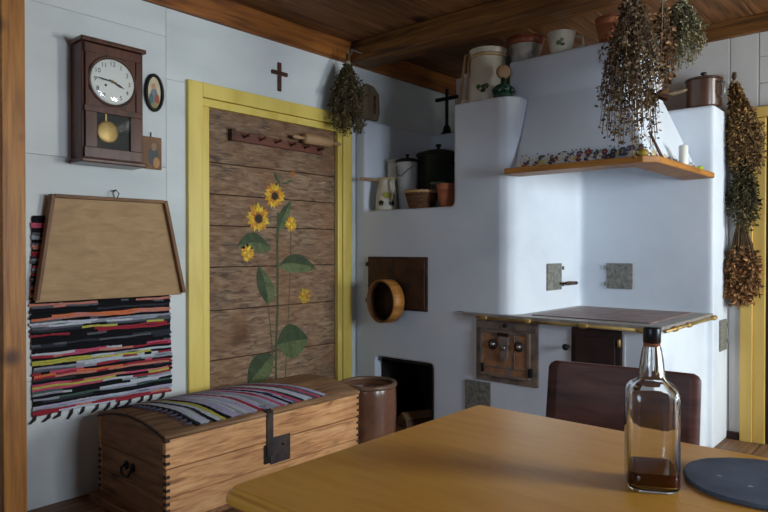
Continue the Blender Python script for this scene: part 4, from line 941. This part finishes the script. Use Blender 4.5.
herb('herb_bundle', 'big brown dried herb bundle hanging in front of the hood', (-1.185, 3.22, 2.54), .84, .165, 125, 52, .0175, BR, (-1.185, 3.30, 2.768), start=.06, curl=.3, short=.42)
herb('herb_bundle', 'reddish brown broad leaved herb bundle beside the big hanging bundle', (-1.075, 3.33, 2.50), .50, .06, 26, 22, .022, RB, (-1.075, 3.36, 2.768), start=.1, curl=.4, lump=.6)
herb('herb_bundle', 'grey-green bushy herb bundle hanging from the ceiling beam', (-1.035, 3.50, 2.53), .38, .125, 110, 60, .013, GG, (-1.035, 3.50, 2.613), start=.05, ball=1)
herb('straw_flower_bundle', 'golden brown stalk bundle hanging on the wall beside the stove pier', (-1.055, 4.66, 2.34), .66, .105, 150, 40, .022, [rgb(116,86,52), rgb(144,110,68), rgb(92,70,44), rgb(160,126,80)], (-1.07, 4.738, 2.40), start=.03, ell=(1, .5), stemr=.0022, lean=(.075, 0))
herb('herb_bundle', 'dark green leafy bundle hanging below the stalks by the yellow door frame', (-.995, 4.66, 1.92), .58, .09, 70, 55, .022, [rgb(62,60,40), rgb(82,78,50), rgb(50,48,36), rgb(96,88,58)], (-1.03, 4.735, 1.96), start=.05, ell=(1, .6))
herb('dried_flower_bundle', 'rusty brown dried flower bundle lowest on the wall beside the stove pier', (-1.015, 4.66, 1.50), .66, .105, 90, 34, .026, [rgb(128,90,58), rgb(152,108,70), rgb(104,76,50), rgb(172,128,86)], (-1.03, 4.735, 1.54), start=.5, lump=1.2, ell=(1, .5), stemr=.0024, curl=.5, lean=(.02, 0))
# tan twig sticking out beside the big bundle
tw = thing('corn_cob', 'dried tan corn cob with husk hanging among the herb bundles', 'corn', (-1.06, 3.28, 2.08))
m_ = MB(); a0, a1 = Vector((-1.10, 3.29, 2.005)), Vector((-.965, 3.35, 2.035))
m_.tube([a0+(a1-a0)*u for u in (0, .15, .5, .85, 1)], [.005, .011, .012, .010, .004], 10).build('cob', M['greyboard'], tw)
m2 = MB()
for k in range(22):
    d = Vector((-.06+(.13 if k % 2 else 0)-rnd.random()*.04, rnd.uniform(-.04, .04), rnd.uniform(-.05, .06))); n_ = Vector((0, .3, 1)).cross(d).normalized()*.014; p = a0+Vector((.02, 0, 0))
    m2.add([p-n_, p+n_, p+d*.6+n_*1.3, p+d, p+d*.6-n_*1.3], [(0, 1, 2, 3, 4)], rnd.choice(RB))
m2.build('husk', M['leaves'], tw)
MB().tube([a0+Vector((.02, 0, .01)), (-1.07, 3.30, 2.30), (-1.07, 3.33, 2.768)], .0025, 6).build('hanging_string', M['string'], tw)

# ------------------------------------------------------------------ table, chair, bottle, slate
TZ = .787; tx0, tx1, ty0, ty1 = -1.073, .95, .738, 1.658
tb = thing('dining_table', 'honey-coloured varnished wooden table with moulded edge', 'table', ((tx0+tx1)/2, (ty0+ty1)/2, 0))
def top_board(y0, y1, first, last):
    # rounded outer corners and a stepped ogee edge
    m_ = MB(); r = .028
    def loop(ins):
        a, b, c_, d = tx0+ins, tx1-ins, y0+(ins if first else 0), y1-(ins if last else 0); P_ = []
        def corner(cx_, cy_, a0, on):
            if on: return [(cx_+(r-ins)*math.cos(a0+PI/2*i/5), cy_+(r-ins)*math.sin(a0+PI/2*i/5)) for i in range(6)]
            return None
        q = r-ins
        P_ += corner(a+q, c_+q, PI, True) if first else [(a, c_)]
        P_ += corner(b-q, c_+q, 1.5*PI, True) if first else [(b, c_)]
        P_ += corner(b-q, d-q, 0, True) if last else [(b, d)]
        P_ += corner(a+q, d-q, PI/2, True) if last else [(a, d)]
        return P_
    levels = [(.012, -.036), (.004, -.034), (0, -.028), (0, -.018), (.004, -.011), (.011, -.0085), (.0125, -.0065), (.0135, -.002), (.016, 0)]
    prev = None; o0 = None
    for ins, dz in levels:
        lp = loop(ins); o_ = len(m_.v); m_.v += [(x, y, TZ+dz) for x, y in lp]; n_ = len(lp)
        if prev is not None:
            for i in range(n_): m_.face((prev+i, prev+(i+1) % n_, o_+(i+1) % n_, o_+i), None, False)
        else: m_.face(list(range(o_, o_+n_))[::-1])
        prev = o_
    m_.face(list(range(prev, prev+n_)))
    m_.build('top_board', M['tabletop'], tb)
top_board(ty0, 1.2455, True, False); top_board(1.2465, ty1, False, True)
for (a, c_, d, e) in ((tx0+.07, tx1-.07, ty0+.06, ty0+.082), (tx0+.07, tx1-.07, ty1-.082, ty1-.06), (tx0+.06, tx0+.082, ty0+.083, ty1-.083), (tx1-.082, tx1-.06, ty0+.083, ty1-.083)):
    boxpart('apron', M['tabletop'], tb, (a, c_, d, e, TZ-.14, TZ-.0365), .003)
for x in (tx0+.11, tx1-.11):
    for y in (ty0+.11, ty1-.11):
        m_ = MB(); m_.hexa([(x-.022, y-.022, 0), (x+.022, y-.022, 0), (x+.022, y+.022, 0), (x-.022, y+.022, 0)], [(x-.026, y-.026, TZ-.037), (x+.026, y-.026, TZ-.037), (x+.026, y+.026, TZ-.037), (x-.026, y+.026, TZ-.037)])
        m_.build('leg', M['tableleg'], tb, bevel=.004)

# chair pushed to the far side of the table (local: faces -Y)
cr2 = thing('dining_chair', 'dark brown plywood chair pushed up to the far side of the table', 'chair', (-.786, 1.875, 0), math.radians(7))
W_ = .243
def backfn(u, v, off):   # u -1..1, v 0..1
    return None
m_ = MB(); nx, nz = 14, 10; z0, z1 = .50, .864; rc = .027
def bp_(u, z, off):
    lim = W_
    if z > z1-rc: lim = W_-rc+math.sqrt(max(0, rc*rc-(z-(z1-rc))**2))
    elif z < z0+rc: lim = W_-rc+math.sqrt(max(0, rc*rc-(z0+rc-z)**2))
    x = u*lim
    return (x, .175+(z-.45)*.17-.12*x*x+.01+off, z)
zz = [z0, z0+.008, z0+.02, z0+rc]+[z0+rc+(z1-z0-2*rc)*i/6 for i in range(1, 7)]+[z1-.02, z1-.008, z1-.0005]
n1 = len(zz)-1
for off in (0, .011):
    m_.grid(lambda a, t, off=off: bp_(-1+2*a, zz[min(n1, int(round(t*n1)))], off), nx, n1)
k0 = (nx+1)*(n1+1)
idx = [i*(n1+1) for i in range(nx+1)]+[nx*(n1+1)+j for j in range(1, n1+1)]+[i*(n1+1)+n1 for i in range(nx-1, -1, -1)]+[j for j in range(n1-1, 0, -1)]
for a, c_ in zip(idx, idx[1:]+idx[:1]): m_.face((a, c_, c_+k0, a+k0))
m_.build('backrest', M['chairwood'], cr2, local=True)
s_ = MB(); s_.prism([(-.2, -.20, .44), (.2, -.20, .44), (.215, 0, .44), (.19, .185, .44), (-.19, .185, .44), (-.215, 0, .44)], (0, 0, .018)); s_.build('seat', M['chairwood'], cr2, bevel=.006, local=True)
for sx in (-1, 1):
    MB().hexa([(sx*.165-.016, -.17, 0), (sx*.165+.016, -.17, 0), (sx*.165+.016, -.14, 0), (sx*.165-.016, -.14, 0)], [(sx*.16-.018, -.18, .439), (sx*.16+.018, -.18, .439), (sx*.16+.018, -.14, .439), (sx*.16-.018, -.14, .439)]).build('front_leg', M['chairwood'], cr2, bevel=.003, local=True)
    MB().hexa([(sx*.16-.016, .24, 0), (sx*.16+.016, .24, 0), (sx*.16+.016, .27, 0), (sx*.16-.016, .27, 0)], [(sx*.16-.017, .187, .47), (sx*.16+.017, .187, .47), (sx*.16+.017, .217, .47), (sx*.16-.017, .217, .47)]).build('rear_leg', M['chairwood'], cr2, bevel=.003, local=True)
    MB().hexa([(sx*.16-.017, .189, .468), (sx*.16+.017, .189, .468), (sx*.16+.017, .217, .468), (sx*.16-.017, .217, .468)], [(sx*.16-.014, .255, .80), (sx*.16+.014, .255, .80), (sx*.16+.014, .272, .80), (sx*.16-.014, .272, .80)]).build('back_post', M['chairwood'], cr2, bevel=.003, local=True)
    boxpart('side_stretcher', M['chairwood'], cr2, (sx*.162-.009, sx*.162+.009, -.145, .235, .20, .225), .003, local=True)

# bottle: square-shouldered, fluted neck, a little dark spirit left in it
bx_, by_ = -.437, 1.297
bt = thing('glass_bottle', 'square clear glass bottle with black cap and a little dark spirit', 'bottle', (bx_, by_, TZ+.0005), math.radians(18.6+10))
bt.scale = (.945, .945, .968)
def sq(r, pw, z, n=40, flute=0):
    out = []
    for i in range(n):
        a = 2*PI*i/n; c_, s_ = math.cos(a), math.sin(a)
        k = (abs(c_)**pw+abs(s_)**pw)**(-1/pw)
        rr_ = r*k*(1+flute*math.cos(a*10)); out.append((rr_*c_, rr_*s_, z))
    return out
def stack(m_, rings, cap0=True, cap1=True):
    n_ = 40; base = len(m_.v)
    for rg in rings: m_.v += sq(*rg[:3], n_, rg[3] if len(rg) > 3 else 0)
    for j in range(len(rings)-1):
        for i in range(n_):
            a, c_ = base+j*n_+i, base+j*n_+(i+1) % n_
            m_.face((a, c_, c_+n_, a+n_), None, True)
    if cap0: m_.face([base+i for i in range(n_)][::-1])
    if cap1: m_.face([base+(len(rings)-1)*n_+i for i in range(n_)])
outer = [(.044, 5, 0), (.048, 5, .003), (.0505, 5, .010), (.0505, 5, .180), (.0498, 5, .190), (.0468, 4.5, .200), (.0405, 3.6, .2085), (.0325, 2.7, .214), (.0270, 2.1, .220), (.0252, 2, .230, .03), (.0222, 2, .255, .05), (.0186, 2, .279, .03), (.0154, 2, .290), (.0148, 2, .306)]
inner = [(.0118, 2, .3055), (.0124, 2, .29), (.0158, 2, .277), (.0190, 2, .254), (.0215, 2, .230), (.0240, 2.1, .2185), (.0295, 2.7, .2105), (.0375, 3.6, .205), (.0436, 4.5, .197), (.0466, 5, .187), (.0472, 5, .176), (.0472, 5, .017), (.042, 5, .009)]
m_ = MB(); stack(m_, outer+inner, False, True)
n_ = 40; m_.face([i for i in range(n_)][::-1])
m_.build('glass', M['glass'], bt, local=True)
m_ = MB(); stack(m_, [(.0418, 5, .0091), (.0474, 5, .0170), (.0474, 5, .0385), (.0470, 5, .039)]); m_.build('spirit', M['whiskey'], bt, local=True)
MB().lathe([(0, .322), (.0165, .322), (.0175, .320), (.0175, .292), (.0165, .291), (.0148, .291), (.0148, .3065), (0, .3065)], (0, 0, 0), 32).build('cap', M['cap'], bt, local=True)
MB().lathe([(.0148, .284), (.0165, .284), (.0165, .2905), (.0148, .2905)], (0, 0, 0), 32, closed=True).build('cap_ring', M['terracotta'], bt, local=True)

sl = thing('slate_plate', 'round dark blue-grey slate plate lying on the table', 'plate', (-.271, 1.448, TZ))
m_ = MB(); n_ = 56; R0 = .147; lo_, hi_, tp_ = [], [], []
for i in range(n_):
    a = 2*PI*i/n_; f_ = 1+.012*math.sin(5*a)+.006*math.sin(17*a+1)
    lo_.append((-.271+R0*f_*.985*math.cos(a), 1.448+R0*f_*.985*math.sin(a), TZ+.0005)); hi_.append((-.271+R0*f_*math.cos(a), 1.448+R0*f_*math.sin(a), TZ+.005)); tp_.append((-.271+R0*f_*.975*math.cos(a), 1.448+R0*f_*.975*math.sin(a), TZ+.009))
m_.v = lo_+hi_+tp_
for i in range(n_):
    j = (i+1) % n_
    m_.face((i, j, n_+j, n_+i)); m_.face((n_+i, n_+j, 2*n_+j, 2*n_+i))
m_.face(range(n_-1, -1, -1)); m_.face(range(2*n_, 3*n_)); m_.build('disc', M['slate'], sl)
for x, y, a in ((-.345, 1.42, .5), (-.285, 1.395, 1.0)):
    MB().prism([(x+.006*math.cos(a+t)*(1 if k % 2 else .6), y+.006*math.sin(a+t)*(1 if k % 2 else .6), TZ+.009) for k, t in enumerate((0, 1, 2.2, 3.3, 4.5, 5.5))], (0, 0, .0005)).build('chip_mark', M['slatechip'], sl)
